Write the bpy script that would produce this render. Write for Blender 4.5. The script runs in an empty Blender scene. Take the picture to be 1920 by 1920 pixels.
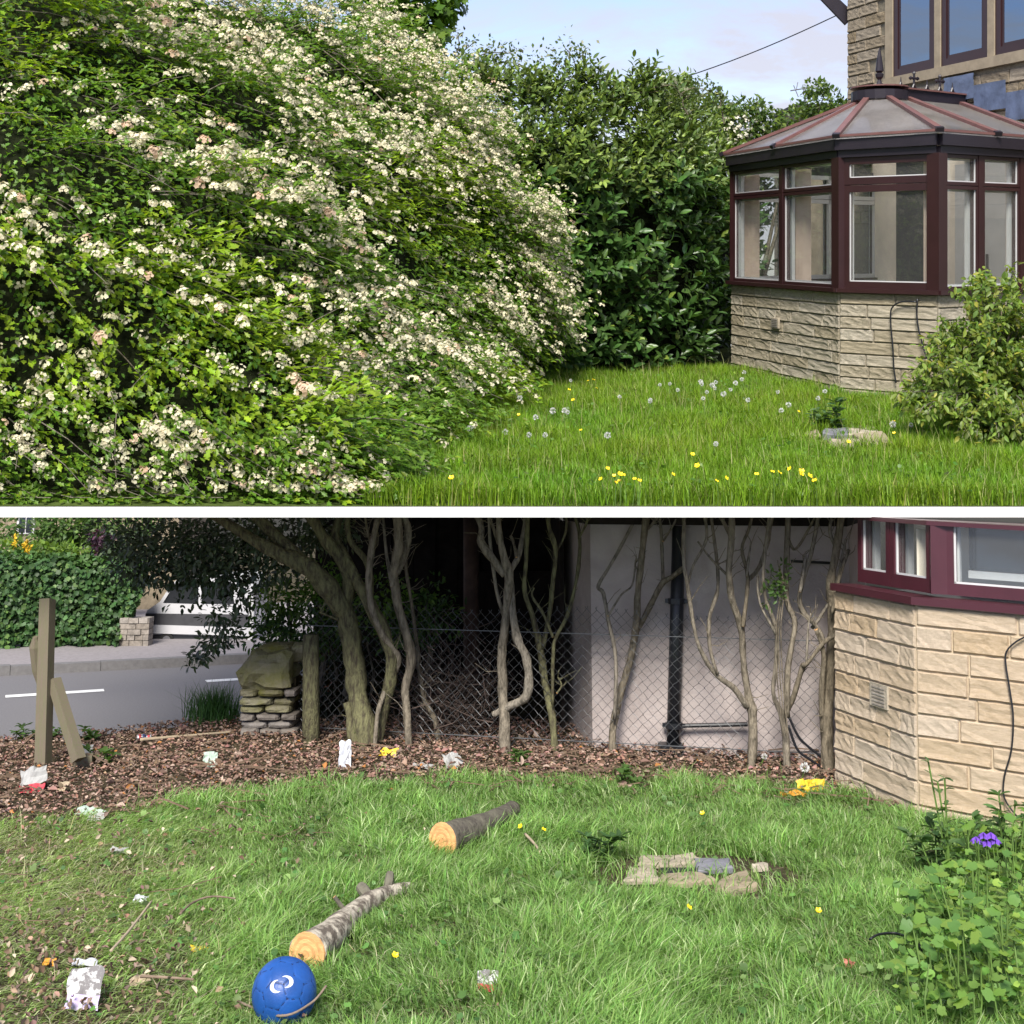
import bpy, math, random
import numpy as np
from mathutils import Vector, Matrix, noise
random.seed(7)
rng = np.random.default_rng(11)
C = bpy.context.scene.collection
SC = bpy.context.scene

# ------------------------------------------------------------------ camera, world, sun, exposure
F = 2400.0                      # focal length in pixels of a 1920 pixel wide picture
EYE = Vector((0, 0, 1.25))
cam = bpy.data.cameras.new('camera'); cam_o = bpy.data.objects.new('camera', cam); C.objects.link(cam_o)
cam.sensor_width = 36; cam.lens = 36 * F / 1920; cam.shift_y = -(960 - 456) / 1920
cam.clip_start = .05; cam.clip_end = 600
cam_o.location = EYE; cam_o.rotation_euler = (math.radians(90), 0, 0)
SC.camera = cam_o
SUN_AZ, SUN_EL = Vector((-.2, -.98, 0)).normalized(), math.radians(52)
sun = bpy.data.lights.new('sun', 'SUN'); sun.energy = 2.9; sun.angle = math.radians(18); sun.color = (1, .95, .86)
sun_o = bpy.data.objects.new('sun', sun); C.objects.link(sun_o)
sd = SUN_AZ * math.cos(SUN_EL) + Vector((0, 0, math.sin(SUN_EL)))
sun_o.rotation_euler = sd.to_track_quat('Z', 'Y').to_euler(); sun_o.location = (-3, -8, 11)
W = bpy.data.worlds.new('World'); SC.world = W; W.use_nodes = True
nt = W.node_tree; nt.nodes.clear()
N = nt.nodes.new; LK = nt.links.new
wo = N('ShaderNodeOutputWorld'); bg = N('ShaderNodeBackground'); bg.inputs[1].default_value = .15
sky = N('ShaderNodeTexSky'); sky.sky_type = 'NISHITA'; sky.sun_disc = False
sky.sun_elevation = SUN_EL; sky.sun_rotation = math.atan2(SUN_AZ.x, SUN_AZ.y); sky.air_density = 1.0; sky.dust_density = .7; sky.ozone_density = 1.5
tc = N('ShaderNodeTexCoord'); mp = N('ShaderNodeMapping'); mp.inputs['Scale'].default_value = (2.2, 2.2, 9); mp.inputs['Location'].default_value = (.35, .2, .1)
mp.inputs['Rotation'].default_value = (0, .12, 0)
nz = N('ShaderNodeTexNoise'); nz.inputs['Scale'].default_value = 1.5; nz.inputs['Detail'].default_value = 9; nz.inputs['Roughness'].default_value = .62
nz.inputs['Distortion'].default_value = .6
rp = N('ShaderNodeValToRGB'); rp.color_ramp.elements[0].position = .37; rp.color_ramp.elements[1].position = .58
mx = N('ShaderNodeMix'); mx.data_type = 'RGBA'; mx.inputs['B'].default_value = (2.0, 1.97, 2.22, 1)
mm = N('ShaderNodeMath'); mm.operation = 'MULTIPLY'; mm.inputs[1].default_value = .88
LK(tc.outputs['Generated'], mp.inputs[0]); LK(mp.outputs[0], nz.inputs[0]); LK(nz.outputs[0], rp.inputs[0])
sx = N('ShaderNodeSeparateXYZ'); hz = N('ShaderNodeMath'); hz.operation = 'GREATER_THAN'; hz.inputs[1].default_value = 0.; m3 = N('ShaderNodeMath'); m3.operation = 'MULTIPLY'
LK(tc.outputs['Generated'], sx.inputs[0]); LK(sx.outputs[2], hz.inputs[0]); LK(rp.outputs[0], m3.inputs[0]); LK(hz.outputs[0], m3.inputs[1]); LK(m3.outputs[0], mm.inputs[0]); LK(mm.outputs[0], mx.inputs['Factor']); tn = N('ShaderNodeVectorMath'); tn.operation = 'MULTIPLY'; tn.inputs[1].default_value = (.55, .54, .62); LK(sky.outputs[0], tn.inputs[0]); LK(tn.outputs[0], mx.inputs['A'])
LK(mx.outputs['Result'], bg.inputs[0]); LK(bg.outputs[0], wo.inputs[0])
SC.view_settings.view_transform = 'Standard'; SC.view_settings.look = 'None'; SC.view_settings.exposure = 1.32; SC.view_settings.gamma = 1
SC.view_settings.use_curve_mapping = False
SC.render.engine = 'CYCLES'
SC.cycles.max_bounces = 6; SC.cycles.transparent_max_bounces = 16

# ------------------------------------------------------------------ the two levels: a terrace and, below it, a garden that falls away
SLOPE = math.radians(10.48)
LOW = Matrix.Translation((0, 0, 1.25)) @ Matrix.Rotation(-SLOPE, 4, 'X') @ Matrix.Translation((0, 0, -1.4))
LOWI = LOW.inverted()
ID = Matrix.Identity(4)
FR = {'U': ID, 'L': LOW}
def ray(px, row): return Vector(((px - 960) / F, 1, -(row - 456) / F))
def U(px, row, d): return EYE + ray(px, row) * d                      # terrace, at a distance
def UG(px, row): return EYE + ray(px, row) * (1.25 * F / (row - 456))  # terrace, on the ground
_R3 = LOWI.to_3x3()
def L(px, row, d): r = _R3 @ ray(px, row); return Vector((0, 0, 1.4)) + r * (d / r.y)
def LG(px, row, z=0.0): r = _R3 @ ray(px, row); return Vector((0, 0, 1.4)) + r * ((z - 1.4) / r.z)
def lz(d): return d / F                                                # metres per pixel at a distance

# ------------------------------------------------------------------ object helpers
BASE = {}
def put(o, M):
    o.matrix_world = M
def tag(o, label=None, cat=None, group=None, kind=None):
    if label: o['label'] = label
    if cat: o['category'] = cat
    if group: o['group'] = group
    if kind: o['kind'] = kind
    return o
def thing(name, label, cat, base=(0, 0, 0), fr='U', group=None):
    o = bpy.data.objects.new(name, None); o.empty_display_size = .1; C.objects.link(o)
    base = Vector(base); o.matrix_world = FR[fr] @ Matrix.Translation(base)
    BASE[o.name] = (base, fr)
    return tag(o, label, cat, group)
def link(o, parent=None, fr='U', base=None):
    C.objects.link(o)
    if parent is not None:
        o.parent = parent; BASE[o.name] = BASE[parent.name]
    else:
        base = Vector(base) if base is not None else Vector((0, 0, 0))
        o.matrix_world = FR[fr] @ Matrix.Translation(base); BASE[o.name] = (base, fr)
    return o
def vnoise(p, s=1.0): return noise.noise(Vector(p) * s)

class MB:
    """gathers faces (in the coordinates of one level) into one mesh"""
    def __init__(s): s.v = []; s.f = []; s.mi = []
    def face(s, pts, m=0):
        i = len(s.v); s.v += [Vector(p) for p in pts]; s.f.append(list(range(i, i + len(pts)))); s.mi.append(m); return s
    def hexa(s, b, t, m=0):
        i = len(s.v); n = len(b); s.v += [Vector(p) for p in b] + [Vector(p) for p in t]
        s.f += [list(range(i + n - 1, i - 1, -1)), list(range(i + n, i + 2 * n))]
        s.f += [[i + k, i + (k + 1) % n, i + n + (k + 1) % n, i + n + k] for k in range(n)]
        s.mi += [m] * (n + 2); return s
    def box(s, c, sx, sy, sz, rot=0.0, m=0):
        """c: centre of the bottom"""
        c = Vector(c); ca, sa = math.cos(rot), math.sin(rot)
        q = [(-1, -1), (1, -1), (1, 1), (-1, 1)]
        b = [c + Vector((a * sx / 2 * ca - e * sy / 2 * sa, a * sx / 2 * sa + e * sy / 2 * ca, 0)) for a, e in q]
        return s.hexa(b, [p + Vector((0, 0, sz)) for p in b], m)
    def wall(s, p, q, th, z0, z1, m=0):
        """upright slab from p to q in plan, th to its left"""
        p, q = Vector(p[:2]), Vector(q[:2]); d = (q - p).normalized(); n = Vector((-d.y, d.x)) * th
        b = [(*p, z0), (*q, z0), (*(q + n), z0), (*(p + n), z0)]
        t = [(*p, z1), (*q, z1), (*(q + n), z1), (*(p + n), z1)]
        return s.hexa(b, t, m)
    def bar(s, p, q, w, h, up=(0, 0, 1), m=0):
        p, q = Vector(p), Vector(q); d = (q - p).normalized(); x = d.cross(Vector(up)).normalized(); z = x.cross(d)
        o = [x * a * w / 2 + z * e * h / 2 for a, e in ((-1, -1), (1, -1), (1, 1), (-1, 1))]
        return s.hexa([p + k for k in o], [q + k for k in o], m)
    def tube(s, pts, rad, n=8, wob=0.0, m=0, m_end=None, flat=1.0):
        pts = [Vector(p) for p in pts]
        if not hasattr(rad, '__len__'): rad = [rad] * len(pts)
        i0 = len(s.v); up = None
        for k, p in enumerate(pts):
            t = (pts[min(k + 1, len(pts) - 1)] - pts[max(k - 1, 0)]).normalized()
            if up is None:
                up = t.orthogonal().normalized()
            up = (up - t * up.dot(t)).normalized(); x = t.cross(up)
            for j in range(n):
                a = 2 * math.pi * j / n; r = rad[k]
                if wob: r *= 1 + wob * vnoise(p * 9 + Vector((math.cos(a) * 1.3, math.sin(a) * 1.3, k * .15)))
                s.v.append(p + up * math.cos(a) * r + x * math.sin(a) * r * flat)
        for k in range(len(pts) - 1):
            for j in range(n):
                a = i0 + k * n + j; b = i0 + k * n + (j + 1) % n
                s.f.append([a, b, b + n, a + n]); s.mi.append(m)
        me = m if m_end is None else m_end
        s.f.append([i0 + j for j in range(n)][::-1]); s.f.append([i0 + (len(pts) - 1) * n + j for j in range(n)]); s.mi += [me, me]
        return s
    def lathe(s, c, prof, n=12, m=0):
        c = Vector(c)
        return s.tube([c + Vector((0, 0, z)) for r, z in prof], [max(r, 1e-4) for r, z in prof], n, m=m)
    def grid(s, fn, nu, nv, m=0):
        i = len(s.v)
        for a in range(nu + 1):
            for b in range(nv + 1): s.v.append(Vector(fn(a / nu, b / nv)))
        for a in range(nu):
            for b in range(nv):
                k = i + a * (nv + 1) + b; s.f.append([k, k + nv + 1, k + nv + 2, k + 1]); s.mi.append(m)
        return s
    def build(s, name, mats, parent=None, fr='U', base=None, smooth=False, label=None, cat=None, kind=None, group=None):
        if parent is not None: b = BASE[parent.name][0]
        else: b = Vector(base) if base is not None else Vector((0, 0, 0))
        me = bpy.data.meshes.new(name); me.from_pydata([tuple(p - b) for p in s.v], [], s.f); me.update()
        for q in (mats if isinstance(mats, (list, tuple)) else [mats]): me.materials.append(q)
        me.polygons.foreach_set('material_index', s.mi)
        if smooth: me.polygons.foreach_set('use_smooth', [True] * len(s.f))
        o = bpy.data.objects.new(name, me)
        link(o, parent, fr, b)
        return tag(o, label, cat, group, kind)

def tri_mesh(name, V, T, mat, col=None):
    me = bpy.data.meshes.new(name); V = np.ascontiguousarray(V, dtype=np.float32); T = np.ascontiguousarray(T, dtype=np.int32)
    me.vertices.add(len(V)); me.vertices.foreach_set('co', V.ravel())
    me.loops.add(len(T) * 3); me.loops.foreach_set('vertex_index', T.ravel())
    me.polygons.add(len(T)); me.polygons.foreach_set('loop_start', np.arange(0, len(T) * 3, 3, dtype=np.int32))
    try: me.polygons.foreach_set('loop_total', np.full(len(T), 3, dtype=np.int32))
    except Exception: pass
    me.update(calc_edges=True); me.materials.append(mat)
    if col is not None:
        a = me.color_attributes.new('Col', 'FLOAT_COLOR', 'POINT')
        c4 = np.ones((len(V), 4), dtype=np.float32); c4[:, :3] = col
        a.data.foreach_set('color', c4.ravel())
    return me
class NB:
    """gathers many small numpy meshes into one"""
    def __init__(s): s.V = []; s.T = []; s.K = []; s.n = 0
    def add(s, V, T, K):
        """V (n,k,3) copies of a template, T (m,3), K (n,3) colours"""
        n, k, _ = V.shape
        if n == 0: return
        T = (T[None] + (np.arange(n) * k)[:, None, None]).reshape(-1, 3) + s.n
        s.V.append(V.reshape(-1, 3)); s.T.append(T); s.K.append(np.repeat(K, k, axis=0)); s.n += n * k
    def build(s, name, mat, parent=None, fr='U', base=None, label=None, cat=None, kind=None, group=None):
        b = BASE[parent.name][0] if parent is not None else Vector(base or (0, 0, 0))
        V = np.concatenate(s.V) - np.array(b)[None]
        o = bpy.data.objects.new(name, tri_mesh(name, V, np.concatenate(s.T), mat, np.concatenate(s.K)))
        link(o, parent, fr, b)
        return tag(o, label, cat, group, kind)
def nrm(a): return a / np.maximum(np.linalg.norm(a, axis=-1, keepdims=True), 1e-9)
def place(tv, pos, D, Up, size):
    """copies of template tv (k,3; y along the leaf, z its face) at pos, along D, facing Up"""
    D = nrm(D); X = nrm(np.cross(D, Up)); Z = np.cross(X, D); size = np.asarray(size).reshape(-1, 1, 1)
    return pos[:, None] + size * (tv[None, :, 0:1] * X[:, None] + tv[None, :, 1:2] * D[:, None] + tv[None, :, 2:3] * Z[:, None])
def fan(outline, ctr):
    v = [ctr] + outline; n = len(outline)
    return np.array(v, float), np.array([[0, 1 + i, 1 + (i + 1) % n] for i in range(n)])
LOBED = fan([(0, 0, 0), (.07, .22, .01), (.3, .44, .06), (.17, .52, .03), (.33, .74, .06), (.14, .82, .01), (0, 1, -.08),
             (-.14, .82, .01), (-.33, .74, .06), (-.17, .52, .03), (-.3, .44, .06), (-.07, .22, .01)], (0, .55, -.02))
OVAL = fan([(0, 0, 0), (.16, .2, .05), (.22, .5, .07), (.14, .8, .03), (0, 1, -.07), (-.14, .8, .03), (-.22, .5, .07), (-.16, .2, .05)], (0, .5, 0))
SMALL = fan([(0, 0, 0), (.3, .4, .06), (0, 1, -.04), (-.3, .4, .06)], (0, .45, 0))
ROUND3 = fan([(0, 0, 0), (.3, .08, .03), (.5, .35, .08), (.36, .52, .04), (.42, .8, .05), (.14, .86, .0), (0, .8, -.01), (-.14, .86, 0), (-.42, .8, .05),
              (-.36, .52, .04), (-.5, .35, .08), (-.3, .08, .03)], (0, .42, 0))
MAPLE = fan([(0, 0, 0), (.25, .05, .02), (.6, .15, .0), (.42, .35, .04), (.62, .62, -.02), (.28, .6, .04), (.0, 1.0, -.06), (-.28, .6, .04), (-.62, .62, -.02),
             (-.42, .35, .04), (-.6, .15, 0), (-.25, .05, .02)], (0, .4, 0))
PETALS = fan([(math.cos(a) * r, math.sin(a) * r, .25 * r) for a, r in [(i * math.pi / 5, 1.0 if i % 2 == 0 else .72) for i in range(10)]], (0, 0, 0))
def rnd3(n, s=1.0): return rng.normal(0, s, (n, 3))
def tint(n, base, var=.18, alt=None, p=0.0):
    c = np.array(base)[None] * (1 + rng.normal(0, var, (n, 1))) * (1 + rng.normal(0, var * .25, (n, 3)))
    if alt is not None:
        w = (rng.random((n, 1)) < p); c = np.where(w, np.array(alt)[None] * (1 + rng.normal(0, var, (n, 1))), c)
    return np.clip(c, .003, .95)

# ------------------------------------------------------------------ materials
def nodes(name):
    m = bpy.data.materials.new(name); m.use_nodes = True; t = m.node_tree; t.nodes.clear()
    return m, t, t.nodes.new, t.links.new
def mat(name, col, rough=.65, var=.2, scale=8, bump=0., bscale=None, spec=.4, metal=0., objvar=0., stretch=None, col2=None, ramp=(.35, .65), coat=0., warp=0., detail=6):
    m, t, N, K = nodes(name)
    out = N('ShaderNodeOutputMaterial'); b = N('ShaderNodeBsdfPrincipled'); K(b.outputs[0], out.inputs[0])
    b.inputs['Roughness'].default_value = rough; b.inputs['Specular IOR Level'].default_value = spec; b.inputs['Metallic'].default_value = metal
    b.inputs['Coat Weight'].default_value = coat
    tc = N('ShaderNodeTexCoord'); mp = N('ShaderNodeMapping'); K(tc.outputs['Object'], mp.inputs[0])
    if stretch: mp.inputs['Scale'].default_value = stretch
    oi = N('ShaderNodeObjectInfo')
    nz = N('ShaderNodeTexNoise'); nz.inputs['Scale'].default_value = scale; nz.inputs['Detail'].default_value = detail; nz.inputs['Roughness'].default_value = .62
    nz.inputs['Distortion'].default_value = warp; K(mp.outputs[0], nz.inputs[0])
    if objvar:
        av = N('ShaderNodeVectorMath'); av.operation = 'SCALE'; av.inputs[3].default_value = 30.; cb = N('ShaderNodeCombineXYZ')
        for i in range(3): K(oi.outputs['Random'], cb.inputs[i])
        K(cb.outputs[0], av.inputs[0]); ad = N('ShaderNodeVectorMath'); K(mp.outputs[0], ad.inputs[0]); K(av.outputs[0], ad.inputs[1]); K(ad.outputs[0], nz.inputs[0])
    rp = N('ShaderNodeValToRGB'); K(nz.outputs[0], rp.inputs[0])
    rp.color_ramp.elements[0].position = ramp[0]; rp.color_ramp.elements[1].position = ramp[1]
    c = np.array(col[:3]); lo = np.clip(c * (1 - var), 0, 1); hi = np.clip(c * (1 + var), 0, 1)
    if col2 is not None: lo, hi = c, np.array(col2[:3])
    rp.color_ramp.elements[0].color = (*lo, 1); rp.color_ramp.elements[1].color = (*hi, 1)
    last = rp.outputs[0]
    if objvar:
        h = N('ShaderNodeHueSaturation'); mr = N('ShaderNodeMapRange'); mr.inputs['To Min'].default_value = 1 - objvar; mr.inputs['To Max'].default_value = 1 + objvar
        K(oi.outputs['Random'], mr.inputs[0]); K(mr.outputs[0], h.inputs['Value']); K(last, h.inputs['Color']); last = h.outputs[0]
        mr2 = N('ShaderNodeMapRange'); mr2.inputs['To Min'].default_value = 1.15; mr2.inputs['To Max'].default_value = .8; K(oi.outputs['Random'], mr2.inputs[0]); K(mr2.outputs[0], h.inputs['Saturation'])
    K(last, b.inputs['Base Color'])
    if bump:
        n2 = N('ShaderNodeTexNoise'); n2.inputs['Scale'].default_value = bscale or scale * 5; n2.inputs['Detail'].default_value = 7; K(nz.inputs[0].links[0].from_socket, n2.inputs[0])
        bp = N('ShaderNodeBump'); bp.inputs['Strength'].default_value = 1; bp.inputs['Distance'].default_value = bump; K(n2.outputs[0], bp.inputs['Height']); K(bp.outputs[0], b.inputs['Normal'])
    return m
def leafmat(name, rough=.45, transl=.35, spec=.4, tcol=(1.25, 1.3, .55)):
    m, t, N, K = nodes(name)
    out = N('ShaderNodeOutputMaterial'); b = N('ShaderNodeBsdfPrincipled'); tr = N('ShaderNodeBsdfTranslucent'); mxs = N('ShaderNodeMixShader')
    at = N('ShaderNodeAttribute'); at.attribute_name = 'Col'
    tcn = N('ShaderNodeTexCoord'); nz = N('ShaderNodeTexNoise'); nz.inputs['Scale'].default_value = 30; K(tcn.outputs['Object'], nz.inputs[0])
    mr = N('ShaderNodeMapRange'); mr.inputs['To Min'].default_value = .8; mr.inputs['To Max'].default_value = 1.2; K(nz.outputs[0], mr.inputs[0])
    vs = N('ShaderNodeVectorMath'); vs.operation = 'SCALE'; K(at.outputs['Color'], vs.inputs[0]); K(mr.outputs[0], vs.inputs[3])
    K(vs.outputs[0], b.inputs['Base Color']); b.inputs['Roughness'].default_value = rough; b.inputs['Specular IOR Level'].default_value = spec
    mu = N('ShaderNodeVectorMath'); mu.operation = 'MULTIPLY'; mu.inputs[1].default_value = tcol; K(vs.outputs[0], mu.inputs[0]); K(mu.outputs[0], tr.inputs[0])
    mxs.inputs[0].default_value = transl; K(b.outputs[0], mxs.inputs[1]); K(tr.outputs[0], mxs.inputs[2]); K(mxs.outputs[0], out.inputs[0])
    return m
def glassmat(name, tintc=(.97, .985, .98), ior=1.5, veil=.03, gcol=(1, 1, 1)):
    m, t, N, K = nodes(name)
    out = N('ShaderNodeOutputMaterial'); tp = N('ShaderNodeBsdfTransparent'); gl = N('ShaderNodeBsdfGlossy'); mxs = N('ShaderNodeMixShader'); fr = N('ShaderNodeFresnel')
    tp.inputs[0].default_value = (*tintc, 1); gl.inputs['Roughness'].default_value = .01; gl.inputs[0].default_value = (*gcol, 1); ge = N('ShaderNodeNewGeometry'); mi = N('ShaderNodeMapRange'); mi.inputs['To Min'].default_value = ior; mi.inputs['To Max'].default_value = 1 / ior; K(ge.outputs['Backfacing'], mi.inputs[0]); K(mi.outputs[0], fr.inputs[0])
    tcn = N('ShaderNodeTexCoord'); nz = N('ShaderNodeTexNoise'); nz.inputs['Scale'].default_value = 1.2; K(tcn.outputs['Object'], nz.inputs[0])
    bp = N('ShaderNodeBump'); bp.inputs['Distance'].default_value = .004; K(nz.outputs[0], bp.inputs['Height']); K(bp.outputs[0], gl.inputs['Normal'])
    df = N('ShaderNodeBsdfDiffuse'); df.inputs[0].default_value = (.5, .5, .48, 1); m2 = N('ShaderNodeMixShader'); m2.inputs[0].default_value = veil  # even pale veil imitating hazy reflection on the panes
    K(fr.outputs[0], mxs.inputs[0]); K(tp.outputs[0], mxs.inputs[1]); K(gl.outputs[0], mxs.inputs[2])
    K(mxs.outputs[0], m2.inputs[1]); K(df.outputs[0], m2.inputs[2]); K(m2.outputs[0], out.inputs[0])
    return m
M = dict(
    leaf=leafmat('leaf green', .45, .42), laurel=leafmat('glossy laurel leaf', .36, .2, .45), ivy=leafmat('ivy leaf', .5, .2, .3), grass=leafmat('grass', .5, .4, .3, (1.2, 1.25, .6)),
    petal=leafmat('blossom petal', .6, .25, .2, (1, 1, .95)), deadleaf=leafmat('dead leaf', .75, .1, .2, (1, .8, .6)),
    stone=mat('walling stone', (.35, .305, .225), .9, .25, 9, .006, 70, .2, objvar=.14),  # same stone as the bay, colour darkened for its dimmer exposure
    mortar=mat('mortar', (.2, .175, .13), .95, .2, 30, .002, 200, .1),
    housestone=mat('house stone', (.25, .205, .145), .9, .25, 9, .006, 60, .2, objvar=.12),
    dressed=mat('dressed stone', (.30, .25, .18), .85, .12, 10, .001, 120, .2),
    maroon=mat('maroon frame', (.03, .011, .012), .35, .1, 6, 0, None, .5),
    maroon2=mat('maroon painted frame', (.056, .013, .02), .35, .1, 6, 0, None, .5),
    darkframe=mat('dark fascia', (.018, .014, .02), .4, .1, 6),
    bar=mat('terracotta glazing bar', (.15, .072, .066), .4, .12, 8),
    
    pvc=mat('white plastic', (.5, .5, .5), .35, .05, 5), cream=mat('cream plaster', (.74, .66, .55), .85, .08, 4),
    glass=glassmat('window glass'), glassd=glassmat('house window glass', (.12, .16, .22), 4.2, 0., (.62, .8, 1)),  # house panes: tinted gloss and high index imitate a blue sky reflection
    dark=mat('unlit dark', (.02, .02, .022), .9, .2, 4), rug=mat('floor', (.5, .44, .36), .8, .1, 4),  # near-black standing in for unlit depth: room behind a window, gap between stones
    blind=mat('vertical blind', (.55, .42, .34), .8, .1, 5),
    lead=mat('lead flashing', (.1, .13, .21), .4, .3, 6, .004, 20, .5),
    white=mat('white painted concrete', (.86, .86, .84), .8, .04, 3, .0005, 200, .2),
    soil=mat('soil', (.06, .05, .03), .95, .4, 10, .01, 60, .1), soilg=mat('mossy soil', (.06, .085, .02), .95, .4, 10, .01, 60, .1),
    hedgeshade=mat('painted hedge shade', (.016, .02, .009), .95, .5, 12, .02, 40, .05),  # near-black colour that paints the shade inside the hedges
    bark=mat('bark', (.07, .06, .045), .9, .4, 30, .008, 90, .15, stretch=(2, 2, .6), objvar=.15, col2=(.24, .205, .155), ramp=(.32, .6), detail=9),
    barkg=mat('mossy bark', (.17, .165, .085), .9, .4, 26, .01, 70, .15, stretch=(2, 2, .6), col2=(.06, .05, .036), ramp=(.38, .64), detail=9),
    barkw=mat('peeling pale bark', (.12, .1, .08), .85, .4, 26, .006, 70, .2, col2=(.5, .45, .36), ramp=(.42, .6)),
    barkd=mat('dark log bark', (.085, .075, .062), .9, .35, 16, .008, 60, .15, col2=(.15, .14, .105)),
    cutring=mat('cut wood ring', (.5, .265, .105), .75, .25, 30), cut=mat('fresh cut wood', (.6, .33, .14), .75, .22, 20, .001, 80, .2, stretch=(1, 1, 4)),
    post=mat('weathered timber', (.17, .135, .105), .85, .25, 22, .002, 80, .2, stretch=(6, 6, .5), col2=(.15, .145, .085)),
    asphalt=mat('asphalt', (.155, .15, .155), .85, .12, 60, .003, 180, .3), pave=mat('pavement', (.25, .23, .235), .9, .12, 30, .002, 120, .2),
    kerb=mat('kerb stone', (.16, .155, .155), .85, .12, 20, .002, 90, .2), line=mat('road paint', (.72, .72, .7), .7, .12, 25),
    render=mat('pink grey render', (.34, .29, .275), .9, .1, 2.6, .003, 90, .2, col2=(.46, .4, .38), ramp=(.3, .62), warp=1.2, detail=9),
    printed=mat('printed card', (.16, .15, .15), .7, .2, 30, col2=(.55, .55, .54), ramp=(.45, .52)),
    brush=mat('brush twigs', (.085, .055, .042), .9, .35, 20, objvar=.1), darkgrey=mat('dark grey trim', (.04, .04, .045), .6, .2, 8),
    black=mat('black plastic', (.012, .013, .017), .38, .2, 10, spec=.5), moss=mat('mossy stone', (.22, .21, .075), .95, .4, 9, .012, 40, .1, col2=(.3, .27, .18), objvar=.2),
    greystone=mat('grey slab stone', (.26, .23, .2), .9, .3, 14, .006, 50, .15, objvar=.2),
    flag=mat('garden flagstone', (.32, .27, .2), .9, .25, 10, .005, 50, .15, objvar=.15), slate=mat('slate', (.16, .16, .18), .6, .2, 10, .003, 50, .35),
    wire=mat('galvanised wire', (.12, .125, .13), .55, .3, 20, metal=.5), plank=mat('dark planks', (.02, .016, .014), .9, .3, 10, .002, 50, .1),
    brownpost=mat('brown post', (.07, .04, .03), .8, .3, 10), paint=mat('white vehicle paint', (.5, .5, .52), .25, .02, 3, coat=.5),
    tyre=mat('rubber', (.012, .012, .012), .8, .2, 20), carglass=mat('dark vehicle glass', (.012, .014, .017), .08, .1, 3, spec=.6),
    brick=mat('red brick', (.33, .09, .045), .9, .2, 12), ball=mat('blue ball leather', (.012, .075, .3), .42, .3, 7, .0006, 220, .45),
    ballseam=mat('ball seam', (.004, .015, .07), .6, .1, 10), emblem=mat('ball print', (.6, .62, .66), .5, .2, 60),
    paper=mat('white paper', (.34, .34, .33), .8, .08, 14), yellow=mat('yellow plastic', (.72, .5, .04), .5, .15, 14), red=mat('red print', (.55, .06, .08), .6, .15, 14),
    foil=mat('silver wrapper', (.55, .56, .6), .35, .25, 20, metal=.3), purple=mat('lilac print', (.5, .42, .62), .7, .1, 14), teal=mat('pale green plastic', (.4, .5, .42), .5, .2, 10),
    orange=mat('orange peel', (.6, .27, .03), .6, .2, 14), twig=mat('dry twig', (.17, .12, .085), .9, .35, 20, .003, 80, .1, objvar=.2),
    straw=mat('pale stick', (.36, .29, .2), .85, .2, 20), fgreen=mat('green stem', (.09, .16, .03), .6, .2, 12),
    buttery=mat('buttercup', (.85, .6, .01), .35, .1, 20, spec=.5), clock=leafmat('seed head', .8, .5, .1, (1, 1, 1)),
    violet=mat('violet petal', (.14, .05, .42), .6, .3, 30), roofdark=mat('dark roof tile', (.03, .028, .03), .8, .2, 10),
    metal=mat('aerial metal', (.3, .3, .32), .4, .1, 10, metal=.8), pinkp=mat('pink peel', (.55, .2, .16), .6, .2, 14),
)

def polymat():
    m, t, N, K = nodes('ribbed roof sheet')
    out = N('ShaderNodeOutputMaterial'); b = N('ShaderNodeBsdfPrincipled'); tr = N('ShaderNodeBsdfTranslucent'); mxs = N('ShaderNodeMixShader'); mxs.inputs[0].default_value = .68
    tcn = N('ShaderNodeTexCoord'); nz = N('ShaderNodeTexNoise'); nz.inputs['Scale'].default_value = 2.5; nz.inputs['Detail'].default_value = 8; K(tcn.outputs['Object'], nz.inputs[0])
    mp = N('ShaderNodeMapping'); mp.inputs['Scale'].default_value = (30, 30, 1); K(tcn.outputs['Object'], mp.inputs[0]); n2 = N('ShaderNodeTexNoise'); n2.inputs['Scale'].default_value = 2; n2.inputs['Detail'].default_value = 4; K(mp.outputs[0], n2.inputs[0])
    ad = N('ShaderNodeMath'); ad.operation = 'MULTIPLY'; K(nz.outputs[0], ad.inputs[0]); K(n2.outputs[0], ad.inputs[1])
    rp = N('ShaderNodeValToRGB'); rp.color_ramp.elements[0].position = .15; rp.color_ramp.elements[1].position = .36; rp.color_ramp.elements[0].color = (.14, .135, .15, 1); rp.color_ramp.elements[1].color = (.6, .58, .62, 1); K(ad.outputs[0], rp.inputs[0])
    K(rp.outputs[0], b.inputs['Base Color']); b.inputs['Roughness'].default_value = .22; b.inputs['Coat Weight'].default_value = .8; tr.inputs[0].default_value = (.92, .9, .88, 1)
    bp = N('ShaderNodeBump'); bp.inputs['Distance'].default_value = .001; K(n2.outputs[0], bp.inputs['Height']); K(bp.outputs[0], b.inputs['Normal'])
    K(b.outputs[0], mxs.inputs[1]); K(tr.outputs[0], mxs.inputs[2]); K(mxs.outputs[0], out.inputs[0]); return m
M['poly'] = polymat()
ORD = 'leftmost,second,third,fourth,fifth,sixth,seventh,eighth,ninth,tenth,eleventh,twelfth,thirteenth,fourteenth,fifteenth,sixteenth,seventeenth,eighteenth,nineteenth'.split(',')
def ordinal(i, n, what):
    return ('leftmost' if i == 0 else 'rightmost' if i == n - 1 else ORD[i] + ' from left') + ' of the ' + what

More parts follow.
